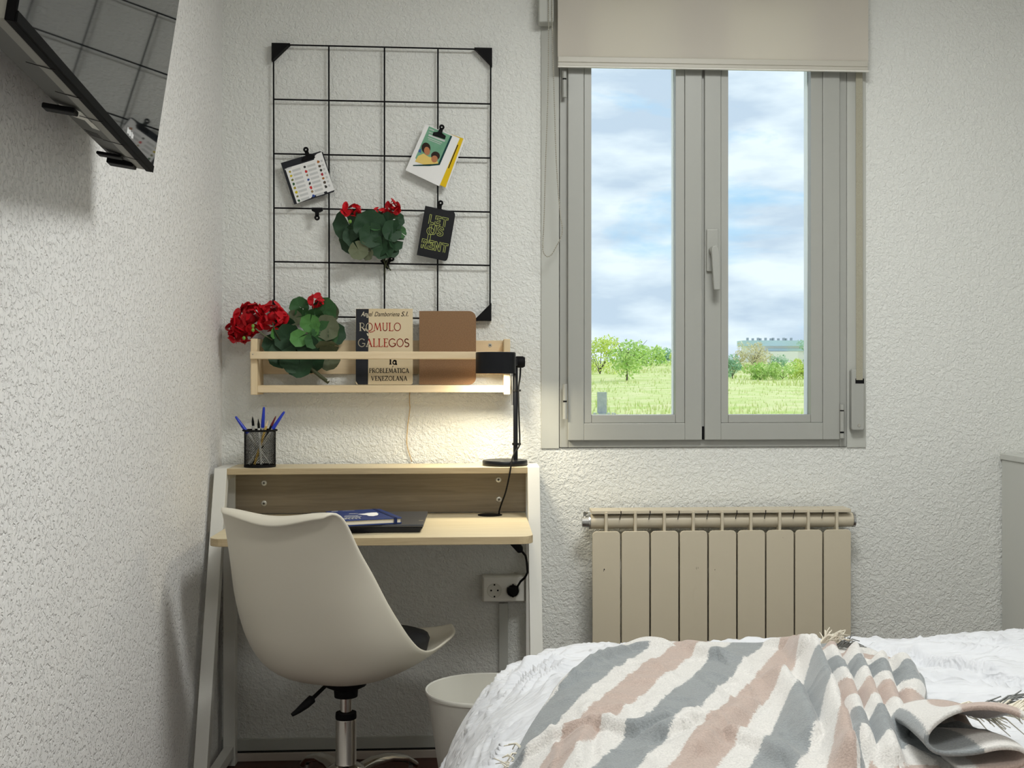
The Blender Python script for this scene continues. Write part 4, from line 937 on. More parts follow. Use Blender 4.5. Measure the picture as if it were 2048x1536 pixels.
# ------------------------------------------------------------------ laptop and planner
zl = zD+.0006
xa, xb = P(600, 1055, 3.1).x, PZ(848, 1059, zl).x
ya, yb2 = PZ(760, 1066, zl).y, PZ(760, 1031, zl+.02).y
yb2 = ya+.285
t = thing('laptop', 'closed dark grey laptop lying on the desktop under the planner', 'laptop', ((xa+xb)/2, (ya+yb2)/2, zD))
mb = MB(); mb.prism([(xa, ya+.006, zl), (xb-.01, ya+.006, zl), (xb, ya, zl+.013), (xa, ya, zl+.013)], (0, yb2-ya-.006, 0)); mb.build('keyboard_base', M['laptopd'], t, bevel=.002)
mb = MB(); mb.box((xa, ya-.001, zl+.0138), (xb+.001, yb2, zl+.021)); mb.build('lid', M['laptop'], t, bevel=.0022, seg=3)
mb = MB(); c = PZ(844, 1041, zl+.0211); mb.box((c.x-.008, c.y-.008, zl+.021), (c.x+.003, c.y+.008, zl+.0214)); mb.build('badge', M['metal'], t)
znb = zl+.0216
t = thing('navy_planner', 'navy hardback planner with elastic band lying on the laptop', 'notebook', PZ(740, 1040, znb))
hN = .0150
p0, p1 = PZ(688, 1053, znb), PZ(805, 1047, znb)
q0, q1 = PZ(667, 1019, znb+hN), PZ(776, 1015.5, znb+hN)
ex = (p1-p0).normalized(); ex.z = 0; ey = Vector((-ex.y, ex.x, 0)); wN, dN = (p1-p0).length, .212
og = p0
def nq(a, b, z): return og+ex*a+ey*b+Vector((0, 0, z))
pl = rrect(0, 0, wN, dN, .008, 4)
MB().prism([nq(a, b, 0) for a, b in pl], (0, 0, .0025)).build('cover', M['navy'], t)
MB().prism([nq(a, b, .0027) for a, b in rrect(.002, .003, wN-.003, dN-.003, .006, 4)], (0, 0, hN-.0055)).build('page_block', M['pages'], t)
cov = MB().prism([nq(a, b, hN-.0025) for a, b in pl], (0, 0, .0025)).build('cover', M['navy'], t, bevel=.0008)
mb = MB(); mb.prism([nq(wN-.022, -.0012, -.0), nq(wN-.014, -.0012, -.0), nq(wN-.014, -.0012, hN+.0008), nq(wN-.022, -.0012, hN+.0008)], ey*.001); mb.prism([nq(wN-.022, -.0012, hN+.0002), nq(wN-.014, -.0012, hN+.0002), nq(wN-.014, dN, hN+.0002), nq(wN-.022, dN, hN+.0002)], (0, 0, .0008)); mb.build('elastic_band', M['navyd'], t)
mb = MB(); zz = hN+.0003
def nt(u, v): return nq(u*wN, v*dN, zz)
mb.poly([nt(u, v) for u, v in ((.50, .42), (.53, .40), (.53, .30), (.60, .27), (.70, .34), (.76, .46), (.79, .62), (.70, .63), (.60, .60), (.56, .57), (.42, .54))]); mb.build('printed_map', M['paper'], cov)
mb = MB(); fw = lambda x, y: nt(x, y)
for x0_, x1_, y_, w_ in ((.05, .09, .16, .05), (.11, .15, .17, .06), (.16, .21, .17, .05), (.22, .27, .18, .06), (.28, .33, .19, .05), (.12, .40, .32, .035), (.16, .38, .42, .025), (.30, .44, .60, .03), (.10, .20, .93, .03), (.3, .5, .93, .015)): stroke(mb, [(x0_, y_), (x1_, y_)], w_, fw)
for x in (.06, .125, .18, .245, .31): stroke(mb, [(x, .08), (x-.01, .24)], .014, fw)
mb.build('printed_text', M['greyink'], cov)
MB().tube([nq(.008, -.001, .004), nq(.010, -.006, .001), nq(.012, -.012, -.0002)], .0012, 5).build('ribbon', M['navyd'], t)

# ------------------------------------------------------------------ swivel chair
ch = Vector((P(692, 1450, 3.0).x, 3.0, 0)); TH = radians(25)
fdir = Vector((sin(TH), cos(TH), 0)); rdir = Vector((cos(TH), -sin(TH), 0))
t = thing('swivel_chair', 'white moulded shell swivel chair with black seat pad pushed up to the desk', 'chair', ch)
def CH(r, f, z): return ch+rdir*r+fdir*f+Vector((0, 0, z))
ss = [0, .09, .2, .32, .42, .50, .58, .68, .80, .90, .945, .975, 1]
fs = [.250, .210, .125, .0, -.10, -.165, -.208, -.235, -.258, -.278, -.290, -.308, -.328]
zs_ = [.436, .408, .382, .367, .369, .394, .455, .54, .640, .735, .780, .795, .770]
ws = [.160, .198, .220, .236, .242, .240, .234, .221, .202, .182, .172, .158, .142]
rfs = [.288, .232, .140, .030, -.040, -.085, -.122, -.162, -.202, -.245, -.274, -.300, -.318]
rzs = [.448, .440, .438, .440, .458, .490, .530, .586, .660, .732, .780, .794, .780]
def shell(u, v):
    tt = v*2-1; k = abs(tt)**2.7
    f_, z_, w_, rf, rz = (smooth(ss, q, u) for q in (fs, zs_, ws, rfs, rzs))
    up = .014*sstep(.85, 1, u)*sin(min(1, abs(tt)*1.15)*pi*.5)**2
    return CH(tt*w_*(1-.05*tt**4), lerp(f_, rf, k), lerp(z_, rz, k)+up)
MB().grid(shell, 44, 28).build('seat_shell', M['shell'], t, sm=180, solid=.008, sub=1)
mb = MB()
rings = [(0, .455), (.5, .456), (.85, .452), (.97, .440), (1.0, .425), (.96, .408), (.8, .395), (0, .372)]
n = 36
for r_, z in rings:
    for k in range(n):
        a = 2*pi*k/n; sq = (abs(cos(a))**4+abs(sin(a))**4)**-.25; mb.v.append(tuple(CH(r_*.172*sq*cos(a), .025+r_*.165*sq*sin(a), z+.015*r_*r_*(z > .42))))
for i in range(len(rings)-1):
    for k in range(n): mb.f.append((i*n+k, i*n+(k+1) % n, (i+1)*n+(k+1) % n, (i+1)*n+k))
mb.build('seat_pad', M['cushion'], t, sm=180)
MB().lathe(ch, [(0, .352), (.052, .352), (.05, .340), (.030, .330), (.0285, .312), (0, .312)], 28).build('seat_collar', M['blackm'], t, sm=40)
MB().lathe(ch, [(.0142, .311), (.0142, .262)], 24).build('gas_piston', M['chrome'], t, sm=40)
MB().lathe(ch, [(.0142, .273), (.0255, .273), (.026, .262), (.0255, .258)], 28).build('column_collar', M['blackm'], t, sm=40)
MB().lathe(ch, [(.0252, .2575), (.0256, .255), (.0256, .150), (.027, .147)], 32).build('column_tube', M['chrome'], t, sm=40)
MB().lathe(ch, [(.0275, .1465), (.045, .138), (.049, .120), (.045, .090), (0, .090)], 32).build('base_hub', M['chrome'], t, sm=60)
lv = [P(652, 1371, 2.93), P(626, 1396, 2.90), P(612, 1409, 2.885), P(597, 1421, 2.87), P(584, 1430, 2.86)]
lvr = ch+Vector((0, 0, .335))
o = MB().tube([lvr, lv[0], lv[1]], .0048, 8); lvo = o.build('lever_rod', M['blackm'], t, sm=60)
MB().tube([lv[1], lerp(lv[1], lv[2], .15), lv[2], lv[3], lv[4]], [.006, .011, .0105, .0075, .0045], 10).build('lever_grip', M['blackm'], lvo, sm=60)
for k in range(5):
    a = radians(50+72*k); d = Vector((cos(a), sin(a), 0)); s_ = Vector((-sin(a), cos(a), 0))
    mb = MB()
    secs = [(.035, .126, .042, .020), (.09, .136, .040, .017), (.15, .132, .036, .015), (.21, .114, .030, .014), (.25, .088, .024, .013)]
    for dd, zz, w_, h_ in secs:
        c = ch+d*dd
        for kk in range(8):
            an = 2*pi*kk/8+pi/8; mb.v.append(tuple(c+s_*cos(an)*w_*.55+Vector((0, 0, zz-h_*.6+sin(an)*h_*.8))))
    for i in range(len(secs)-1):
        for kk in range(8): A = i*8; mb.f.append((A+kk, A+(kk+1) % 8, A+8+(kk+1) % 8, A+8+kk))
    mb.f.append(tuple(range(7, -1, -1))); mb.f.append(tuple(range(32, 40)))
    arm = mb.build('base_arm', M['chrome'], t, sm=60)
    c = ch+d*.233
    MB().cyl(c+Vector((0, 0, .055)), c+Vector((0, 0, .082)), .006, seg=10).build('castor_stem', M['metal'], arm)
    mb = MB(); mb.cyl(c-s_*.018+Vector((0, 0, .0275)), c-s_*.003+Vector((0, 0, .0275)), .027, seg=18); mb.cyl(c+s_*.003+Vector((0, 0, .0275)), c+s_*.018+Vector((0, 0, .0275)), .027, seg=18); mb.obox(c+Vector((0, 0, .045)), d*.014, s_*.0028, (0, 0, .012)); mb.build('castor', M['blackm'], arm, sm=40)

# ------------------------------------------------------------------ waste bin
YBN = 2.97; bn = P(970, 1375, YBN)
t = thing('waste_bin', 'plain off-white plastic waste bin between the desk and the bed', 'bin', (bn.x, YBN, 0))
zr = bn.z; R1 = 120*YBN/F
MB().lathe((bn.x, YBN, 0), [(0, .003), (.090, .003), (.095, .008), (R1-.006, zr-.012), (R1-.002, zr-.011), (R1, zr-.003), (R1-.002, zr), (R1-.006, zr-.002), (.091, .014), (0, .010)], 48).build('bin_body', M['offwhite'], t, sm=50)

# ------------------------------------------------------------------ dresser at the right
xd = P(2001.5, 907, D-.01).x; zdr = P(2001.5, 907, D-.01).z
t = thing('white_dresser', 'plain white chest standing against the wall at the right edge', 'dresser', (xd+.25, D-.28, 0))
mb = MB(); mb.box((xd+.004, D-.50, .05), (xd+.50, D-.008, zdr-.0185)); mb.build('carcass', M['dresser'], t, bevel=.002)
mb = MB(); mb.box((xd, D-.515, zdr-.018), (xd+.505, D-.004, zdr)); mb.build('top_board', M['dresser'], t, bevel=.002)
mb = MB(); mb.box((xd+.02, D-.48, .001), (xd+.49, D-.03, .0495)); mb.build('plinth', M['dresser'], t)
for i in range(4):
    z0 = .06+i*(zdr-.09)/4; mb = MB(); mb.box((xd+.008, D-.520, z0), (xd+.497, D-.5005, z0+(zdr-.09)/4-.005)); dr = mb.build('drawer', M['dresser'], t, bevel=.002)
    MB().lathe((xd+.25, D-.5205, z0+.10), [(0, .02), (.012, .018), (.013, .012), (.006, .008), (.006, 0)], 16, (0, -1, 0)).build('knob', M['metal'], dr, sm=50)

# ------------------------------------------------------------------ television
XT = -.615
A = PX(305, 345, XT)
d0 = PX(30, 45, -.50)
# direction of the lower edge: horizontal, running towards the viewer
best = None
for i in range(400):
    X_ = -.60+i*.0005; q = PX(31, 43, X_)
    if best is None or abs(q.z-A.z) < best[0]: best = (abs(q.z-A.z), q)
B = best[1]; dl = (B-A); TVW = dl.length; dl.normalize()
nrm = Vector((-dl.y, dl.x, 0)); nrm = nrm if nrm.x > 0 else -nrm
tau = radians(8.5); upv = (Vector((0, 0, 1))*cos(tau)+nrm*sin(tau)).normalized(); nf = (nrm*cos(tau)-Vector((0, 0, 1))*sin(tau)).normalized()
TVH = TVW*.575
t = thing('television', 'black flat television tilted down on the left wall', 'television', A+dl*TVW/2)
def TV(a, h, dpt): return A+dl*a+upv*h-nf*dpt       # a: from far end, h: up, dpt: behind the front
def tvbox(a0, a1, h0, h1, d0_, d1_):
    mb = MB(); mb.obox(TV((a0+a1)/2, (h0+h1)/2, (d0_+d1_)/2), dl*(a1-a0)/2, nf*(d1_-d0_)/2, upv*(h1-h0)/2); return mb
tvbox(0, TVW, 0, TVH, .0012, .012).build('bezel', M['bezel'], t, bevel=.001)
tvbox(.002, TVW-.002, .013, TVH-.008, 0, .0011).build('screen', M['screen'], t)
tvbox(0, TVW, 0, .0125, -.0015, .001).build('lower_bezel', M['bezel'], t, bevel=.0006)
tvbox(.01, TVW-.01, .0012, TVH-.006, .0125, .028).build('edge_frame', M['tvlip'], t, bevel=.002)
bk = MB(); pr = [(.0285, .003), (.070, .010), (.076, .03), (.075, .42), (.03, TVH-.02), (.0285, TVH-.01)]
bk.prism([TV(.06, h, dd) for dd, h in pr], dl*(TVW-.09)); bko = bk.build('back_cover', M['tvback'], t, bevel=.004)
# vents, labels and sockets on the sloping underside of the back cover
def under(a, s, off=.0012):      # s 0..1 along the slope
    return TV(a, lerp(.0033, .010, s), lerp(.030, .070, s))-upv*off
def upatch(a0, a1, s0, s1, name, m, h=.0012):
    mb = MB(); mb.prism([under(a0, s0, 0), under(a1, s0, 0), under(a1, s1, 0), under(a0, s1, 0)], -upv*h); return mb.build(name, m, bko)
for i in range(4): upatch(.10+i*.012, .104+i*.012, .1, .8, 'vent_slot', M['ink'], .0004)
for i in range(4): upatch(.26+i*.014, .264+i*.014, .35, .9, 'vent_slot', M['ink'], .0004)
upatch(.42, .50, .05, .85, 'sticker', M['offwhite'], .0008)
upatch(.36, .42, .0, .3, 'sticker', M['offwhite'], .0008)
for a in (.13, .27, .46, .62, .78):
    mb = MB(); mb.prism([TV(a, -.0004, .006), TV(a+.004, -.0004, .006), TV(a+.009, .0022, .04), TV(a+.006, .0022, .04)], -upv*.0006); mb.build('seam', M['ink'], t)
tvbox(.020, .0595, -.004, .030, .026, .074).build('speaker_grille', M['blackm'], t, bevel=.002)
tvbox(.115, .145, -.0035, .002, .034, .076).build('port_block', M['blackm'], t, bevel=.002)
tvbox(.50, .53, -.006, .002, .034, .080).build('port_block', M['blackm'], t, bevel=.002)
mb = MB(); q = lambda a, h: TV(a, h, -.0019)
ga = .245
for i, w_ in enumerate((.006, .004, .007, .005, .006, .004)):
    stroke(mb, [(ga+i*.0105, .021), (ga+i*.0105+w_, .021)], .0105 if i % 2 else .0075, lambda x, y: TV(x, y, -.0003))
mb.build('printed_mark', M['greyink'], t)
# wall mount
mc = TV(TVW*.5, TVH*.45, .075)
tm = thing('tv_wall_mount', 'black wall bracket holding the television', 'bracket', (XL, mc.y, mc.z))
MB().box((XL+.0005, mc.y-.11, mc.z-.11), (XL+.004, mc.y+.11, mc.z+.11)).build('wall_plate', M['blackm'], tm, bevel=.001)
pa = Vector((XL+.004, mc.y, mc.z)); dm = (mc-pa)
if dm.length > .012: MB().bar(pa, mc-dm.normalized()*.004, .05, .05, (0, 1, 0)).build('arm', M['blackm'], tm, bevel=.002)
c0 = TV(.72, .05, .085)
o = MB().tube([c0, c0+Vector((-.02, -.02, -.03)), c0+Vector((-.03, -.05, -.055)), c0+Vector((-.03, -.09, -.05)), c0+Vector((-.02, -.12, 0))], .004, 8).build('tv_cable', M['blackm'], loc=c0, sm=180)
tag(o, 'loop of black cable hanging below the back of the television', 'cable')

# ------------------------------------------------------------------ bed, duvet
ZTOP = .528; IX, IY0, IY1 = .25, 1.35, 2.53
po = [0, .05, .09, .14, .20, .245, .275, .300, .318, .326, .330]; pd = [0, .003, .010, .028, .062, .105, .145, .198, .26, .33, .45]
arcs = [0]
for i in range(1, len(po)): arcs.append(arcs[-1]+sqrt((po[i]-po[i-1])**2+(pd[i]-pd[i-1])**2))
AL = arcs[-1]
def roll(s): return smooth(arcs, po, s), smooth(arcs, pd, s)
def drop_of_out(o_): return interp(po, pd, o_)
def bedz(x, y):
    ex_ = max(0, IX-x); ey_ = max(0, y-IY1, IY0-y); o_ = sqrt(ex_*ex_+ey_*ey_); return ZTOP-drop_of_out(min(.328, o_))
def ridged(x, y, z): return 1-abs(noise.noise(Vector((x, y, z))))*2
fold_a, fold_b = PZ(1745, 1302, ZTOP), PZ(2052, 1378, ZTOP)
fdv = (fold_b-fold_a).normalized(); fnv = Vector((-fdv.y, fdv.x, 0)); fnv = fnv if fnv.y > 0 else -fnv
def wrk(p, r):     # wrinkles of the cotton cover
    w = 0
    w += .012*noise.noise(p*3.5)
    cr = sstep(.85, .10, p.x); q = Matrix.Rotation(radians(-38), 3, 'Z') @ p
    wx, wy = .6*noise.noise(p*3.1), .9*noise.noise(p*5+Vector((9, 1, 4)))
    g1 = sstep(-.25, .30, noise.noise(p*3.3+Vector((4, 7, 1)))); g2 = sstep(-.2, .3, noise.noise(p*4.7+Vector((1, 3, 8))))
    a1 = max(0, ridged(q.x*3.2+wx, q.y*17+wy*2, p.z*9)); a2 = max(0, ridged(q.x*8+wx*2, q.y*40+wy*3, p.z*20))
    w += cr*(.024*g1*a1**4+.011*g2*a2**3)
    a3 = max(0, ridged(p.x*2.6+wx, p.y*20+wy*1.6, 5)); a4 = max(0, ridged(p.x*7+wx, p.y*46+wy*2.5, 9))
    w += (1-cr)*(.018*g2*a3**4+.008*g1*a4**3)
    dd = (p-fold_a).dot(fnv)+.006*noise.noise(p*9); al = (p-fold_a).dot(fdv)
    if p.z > .4: w += (.022*sstep(0, .012, dd)-.030*exp(-(dd/.009)**2)*sstep(-.3, .25, noise.noise(Vector((al*5, 3, 2)))))*sstep(-.06, .12, al)
    return w
NA, NB = 400, 350
def dpos(a, b):
    # a: left hem -> right end ; b: near hem -> far hem, both by arc length
    LA = AL+1.80; sa_ = a*LA
    exs = max(0, AL-sa_); X0 = IX+max(0, sa_-AL)
    LB = 2*AL+(IY1-IY0); sb = b*LB
    if sb < AL: eys = AL-sb; sy = -1; Y0 = IY0
    elif sb > AL+IY1-IY0: eys = sb-AL-(IY1-IY0); sy = 1; Y0 = IY1
    else: eys = 0; sy = 0; Y0 = IY0+sb-AL
    r = max(exs, eys)
    if r < 1e-6: p = Vector((X0, Y0, ZTOP)); nn = Vector((0, 0, 1))
    else:
        o_, dr_ = roll(r); l = sqrt(exs*exs+eys*eys); dx, dy = -exs/l, sy*eys/l
        p = Vector((X0+dx*o_, Y0+dy*o_, ZTOP-dr_))
        o2, d2 = roll(min(AL, r+.005)); o1, d1 = roll(max(0, r-.005)); to, td = o2-o1, d2-d1; L_ = sqrt(to*to+td*td) or 1
        nn = Vector((dx*td/L_, dy*td/L_, to/L_))
    return p+nn*wrk(p, r)
mb = MB().grid(dpos, NA, NB)
o = mb.build('white_duvet', M['duvet'], sm=180, loc=(1.0, 1.94, ZTOP)); tag(o, 'rumpled white duvet spread over the bed', 'duvet')
t = thing('bed', 'low bed hidden beneath the white duvet', 'bed', (1.05, 1.94, 0))
def rbox(x0_, x1_, y0_, y1_, z0_, z1_, r_): mb = MB(); mb.prism([(x, y, z0_) for x, y in rrect(x0_, y0_, x1_, y1_, r_, 6)], (0, 0, z1_-z0_)); return mb
rbox(.06, 2.04, 1.16, 2.70, .22, .44, .20).build('mattress', M['matt'], t, bevel=.03, seg=3)
rbox(.06, 2.04, 1.17, 2.69, .12, .219, .16).build('bed_base', M['offwhite'], t)
for x in (.25, 1.9):
    for y in (1.3, 2.5): MB().cyl((x, y, .001), (x, y, .1195), .025, seg=14).build('leg', M['blackm'], t)
mb = MB(); mb.box((2.065, 1.05, .05), (2.105, 2.82, .95)); mb.build('headboard', M['offwhite'], t, bevel=.005)

# ------------------------------------------------------------------ striped throw
ZB = ZTOP+.012
Lp = [(1300, 1294), (1250, 1308), (1180, 1332), (1120, 1368), (1038, 1446), (1000, 1500), (966, 1570), (900, 1720)]
Rp = [(1700, 1296), (1742, 1308), (1790, 1332), (1842, 1360), (1850, 1398), (1862, 1450), (2020, 1500), (2320, 1720)]
Lw = [PZ(x, y, ZB) for x, y in Lp]; Rw = [PZ(x, y, ZB) for x, y in Rp]
vk = [i/(len(Lp)-1) for i in range(len(Lp))]
ridges = [  # polyline in photo coordinates on the bed plane, height, width
 ([(1120, 1376), (1180, 1342), (1255, 1312), (1330, 1300)], .016, .024), ([(1290, 1302), (1345, 1296), (1400, 1295)], .010, .022), ([(1375, 1300), (1430, 1330)], .018, .04),
 ([(1050, 1478), (1120, 1468), (1200, 1470), (1270, 1484), (1330, 1468), (1370, 1480)], .018, .020), ([(1330, 1490), (1380, 1465), (1400, 1470)], .018, .028), ([(1170, 1475), (1150, 1536)], .012, .03),
 ([(1400, 1520), (1440, 1480), (1500, 1440)], .014, .04), ([(1470, 1500), (1520, 1508), (1560, 1536)], .012, .03),
 ([(1540, 1298), (1585, 1310), (1612, 1345)], .034, .034), ([(1626, 1330), (1650, 1400), (1680, 1480), (1705, 1560)], .036, .024), ([(1568, 1380), (1600, 1420), (1630, 1500)], .020, .028),
 ([(1665, 1335), (1690, 1390), (1712, 1450), (1738, 1540)], .026, .024), ([(1712, 1340), (1735, 1400), (1762, 1470), (1790, 1550)], .026, .023), ([(1765, 1350), (1780, 1410), (1810, 1480)], .022, .024), ([(1815, 1352), (1838, 1395), (1842, 1450)], .030, .026), ([(1880, 1500), (1990, 1520)], .02, .04)]
rw = [([PZ(x, y, ZB).xy for x, y in pl], h, w, -1 if abs(pl[-1][0]-pl[0][0]) > abs(pl[-1][1]-pl[0][1]) else 1) for pl, h, w in ridges]
def dist_pl(p, pl):      # signed distance to a polyline
    best, sg = 1e9, 1
    for i in range(len(pl)-1):
        a, b = pl[i], pl[i+1]; ab = b-a; t_ = max(0, min(1, (p-a).dot(ab)/ab.length_squared)); d_ = (p-a-ab*t_).length_squared
        if d_ < best: best = d_; sg = 1 if ab.x*(p-a).y-ab.y*(p-a).x > 0 else -1
    return sqrt(best)*sg
crease = [PZ(x, y, ZB).xy for x, y in ((1590, 1285), (1618, 1330), (1645, 1400), (1672, 1480), (1700, 1560), (1745, 1720))]
crY = [p.y for p in crease][::-1]; crX = [p.x for p in crease][::-1]
A25 = radians(25.5)
def stripe_c(x, y):
    xc = interp(crY, crX, y); q = x-xc
    c1 = x*cos(A25)-y*sin(A25)
    if q <= 0: c = c1
    else:
        cc = xc*cos(A25)-y*sin(A25)
        c = cc-(y-2.2)*.34*sstep(0, .03, q)+.030*abs(((q/.052) % 2)-1)*sstep(0, .02, q)-q*.12
    return c+.763+PER*.15+.006*noise.noise(Vector((x*7, y*7, 0)))
def bl(u, v):
    a = Vector([smooth(vk, [p[k] for p in Lw], v) for k in range(3)]); b = Vector([smooth(vk, [p[k] for p in Rw], v) for k in range(3)])
    return a+(b-a)*u
def bpos(u, v):
    p = bl(u, v); x, y = p.x, p.y; h = 0; q = Vector((x, y))
    for pl, hh, w, st_ in rw:
        d_ = dist_pl(q, pl)
        if d_*st_ > 0: w *= .42
        d_ = abs(d_)
        if d_ < w*2.6: h = max(h, 1.45*hh*exp(-(d_/w)**2)*(.30+.70*sstep(0, .35, v)))
    h += .007*sstep(0, .3, v)*max(0, ridged(x*11+.5*noise.noise(Vector((x*5, y*5, 1))), y*4.5, 7))**4+.005*max(0, ridged(x*4, y*13, 3))**4*sstep(0, .3, v)
    h += .006*noise.noise(Vector((x*6, y*6, 2)))+.0018*noise.noise(Vector((x*26, y*26, 4)))
    edge = min(u, 1-u, v*.9)*1.0
    return Vector((x, y, bedz(x, y)+.020+h*min(1, edge*14+.25)))
mb = MB().grid(bpos, 230, 190, lambda u, v: ((lambda p: (stripe_c(p.x, p.y), p.y))(bl(u, v))))
t = thing('striped_throw', 'cream wool throw with grey and beige stripes crumpled across the duvet', 'blanket', PZ(1450, 1420, ZB))
mb.build('throw_sheet', M['blanket'], t, sm=180, solid=.006)
ed = [(1150, 1352, .006), (1205, 1328, .008), (1250, 1310, .012), (1290, 1299, .016), (1325, 1298, .014), (1350, 1304, .006), (1362, 1312, .0)]
edp = [PZ(x, y, ZB)+Vector((0, 0, h)) for x, y, h in ed]; ek = [i/(len(ed)-1) for i in range(len(ed))]
def edge_roll(u, v):
    c = Vector([smooth(ek, [p[k] for p in edp], u) for k in range(3)]); a = pi*(1.25*v-.12); r = .011+.007*sin(pi*u)
    return c+Vector((.3, -.95, 0))*cos(a)*r*1.5+Vector((0, 0, sin(a)*r-r*.6))
MB().grid(edge_roll, 40, 10, lambda u, v: (PER*.9, v)).build('raised_edge', M['blanket'], t, sm=180, solid=.004)
# folded-over corner, an S of cloth seen end-on
cB = PZ(1846, 1536, ZB)
pf = [(.165, .098), (.12, .112), (.06, .112), (.02, .100), (-.010, .078), (-.014, .058), (.004, .045), (.05, .048), (.095, .058), (.128, .052), (.140, .036), (.128, .020), (.09, .013), (.04, .010)]
pl_ = [0]
for i in range(1, len(pf)): pl_.append(pl_[-1]+sqrt((pf[i][0]-pf[i-1][0])**2+(pf[i][1]-pf[i-1][1])**2))
def corner(u, v):
    l = u*pl_[-1]; x = smooth(pl_, [p[0] for p in pf], l); z = smooth(pl_, [p[1] for p in pf], l)
    k = sstep(0, 1, v); yy = -.075+v*.26; sc = 1-.72*k; xo = .035*v+.02*sin(v*5+u*3)*.3
    zz = z*.74*sc+.004*sin(u*9+v*7)
    X = cB.x+x*.86*(1-.25*k)+xo-.012*(1-v); Y = cB.y+yy+.02*sin(u*6)
    return Vector((X, Y, bedz(X, Y)+.026+max(0, zz)))
mb = MB().grid(corner, 90, 40, lambda u, v: (u*pl_[-1]*.62+.30+.02*v, v)); mb.build('folded_corner', M['blanket'], t, sm=180, solid=.006)
rnd = random.Random(4)
def fringe(anchor, n, dx, ln, mt, spread=.5, up=.006):
    mb = MB()
    for i in range(n):
        a = anchor(rnd.random()); L_ = ln*rnd.uniform(.7, 1.15); d = Vector(dx)+Vector((rnd.uniform(-spread, spread), rnd.uniform(-spread, spread), rnd.uniform(-.2, .35)))
        d.normalize(); b = a+d*L_*.5+Vector((0, 0, rnd.uniform(0, up*2))); c_ = a+d*L_+Vector((rnd.uniform(-.008, .008), rnd.uniform(-.008, .008), rnd.uniform(-.006, .004)))
        c_.z = max(c_.z, bedz(c_.x, c_.y)+.008)
        mb.tube([a, lerp(a, b, .5)+Vector((0, 0, .002)), b, c_], [.0017, .0016, .0014, .0009], 4)
    o_ = mb.build('fringe', mt, t, sm=180, kind='stuff'); return o_
fringe(lambda r: corner(.02, r*.95)+Vector((-.008, 0, 0)), 150, (1, .25, -.25), .055, M['fringe'], .45)
fringe(lambda r: corner(.03, .45+r*.25)+Vector((0, 0, .004)), 22, (1, .15, .05), .075, M['fringeg'], .22)
fa, fb = PZ(1640, 1292, ZB+.02), PZ(1675, 1292, ZB+.02)
fringe(lambda r: lerp(fa, fb, r)+Vector((0, 0, .006)), 34, (.5, .3, .25), .034, M['fringe'], .6)
fa2, fb2 = PZ(1672, 1293, ZB+.018), PZ(1702, 1296, ZB+.016)
fringe(lambda r: lerp(fa2, fb2, r), 26, (.7, .2, .1), .028, M['fringeg'], .6)
fl = [PZ(x, y, ZB) for x, y in ((1042, 1446), (1004, 1500), (970, 1570))]
fringe(lambda r: Vector((lambda q: (q.x+.004, q.y, bedz(q.x, q.y)+.016))(lerp(fl[0], fl[1], r))), 26, (-.8, .1, .0), .03, M['fringe'], .5)

# ------------------------------------------------------------------ outside
def gz(d): return ZC+interp([0, 20, 42, 90, 200, 260, 400], [-2.4, -1.9, -1.48, -.72, 1.7, 1.6, -3], d)
def ter(u, v):
    d = 4+(v**2.2)*420; x = lerp(-60, 150, u)*(.25+d/180)
    return Vector((x, D+.4+d, gz(d)+noise.noise(Vector((x*.05, d*.05, 0)))*.02*min(d, 60)**.8))
mb = MB().grid(ter, 60, 90); struct(mb, 'ground', M['grass'], sm=180)
def gpos(px, d):      # ground point seen at that pixel column
    q = P(px, 700, d+D+.4); return Vector((q.x, d+D+.4, gz(d)))
rnd = random.Random(9); mb = MB()
for i in range(16000):
    d = 26+(rnd.random()**1.6)*150; px = rnd.uniform(800, 1900); c = gpos(px, d); s_ = rnd.uniform(.06, .24)*(.6+d/110)
    an = rnd.uniform(0, pi); a = Vector((cos(an), sin(an)*.4, 0))*s_*.22; lean = Vector((rnd.uniform(-.4, .4), rnd.uniform(-.3, .3), 1))*s_
    mb.poly([c-a-Vector((0, 0, .1)), c+a-Vector((0, 0, .1)), c+lean])
o = mb.build('meadow_grass', M['blade'], kind='stuff'); o['label'] = 'tall meadow grass outside the window'; o['category'] = 'grass'
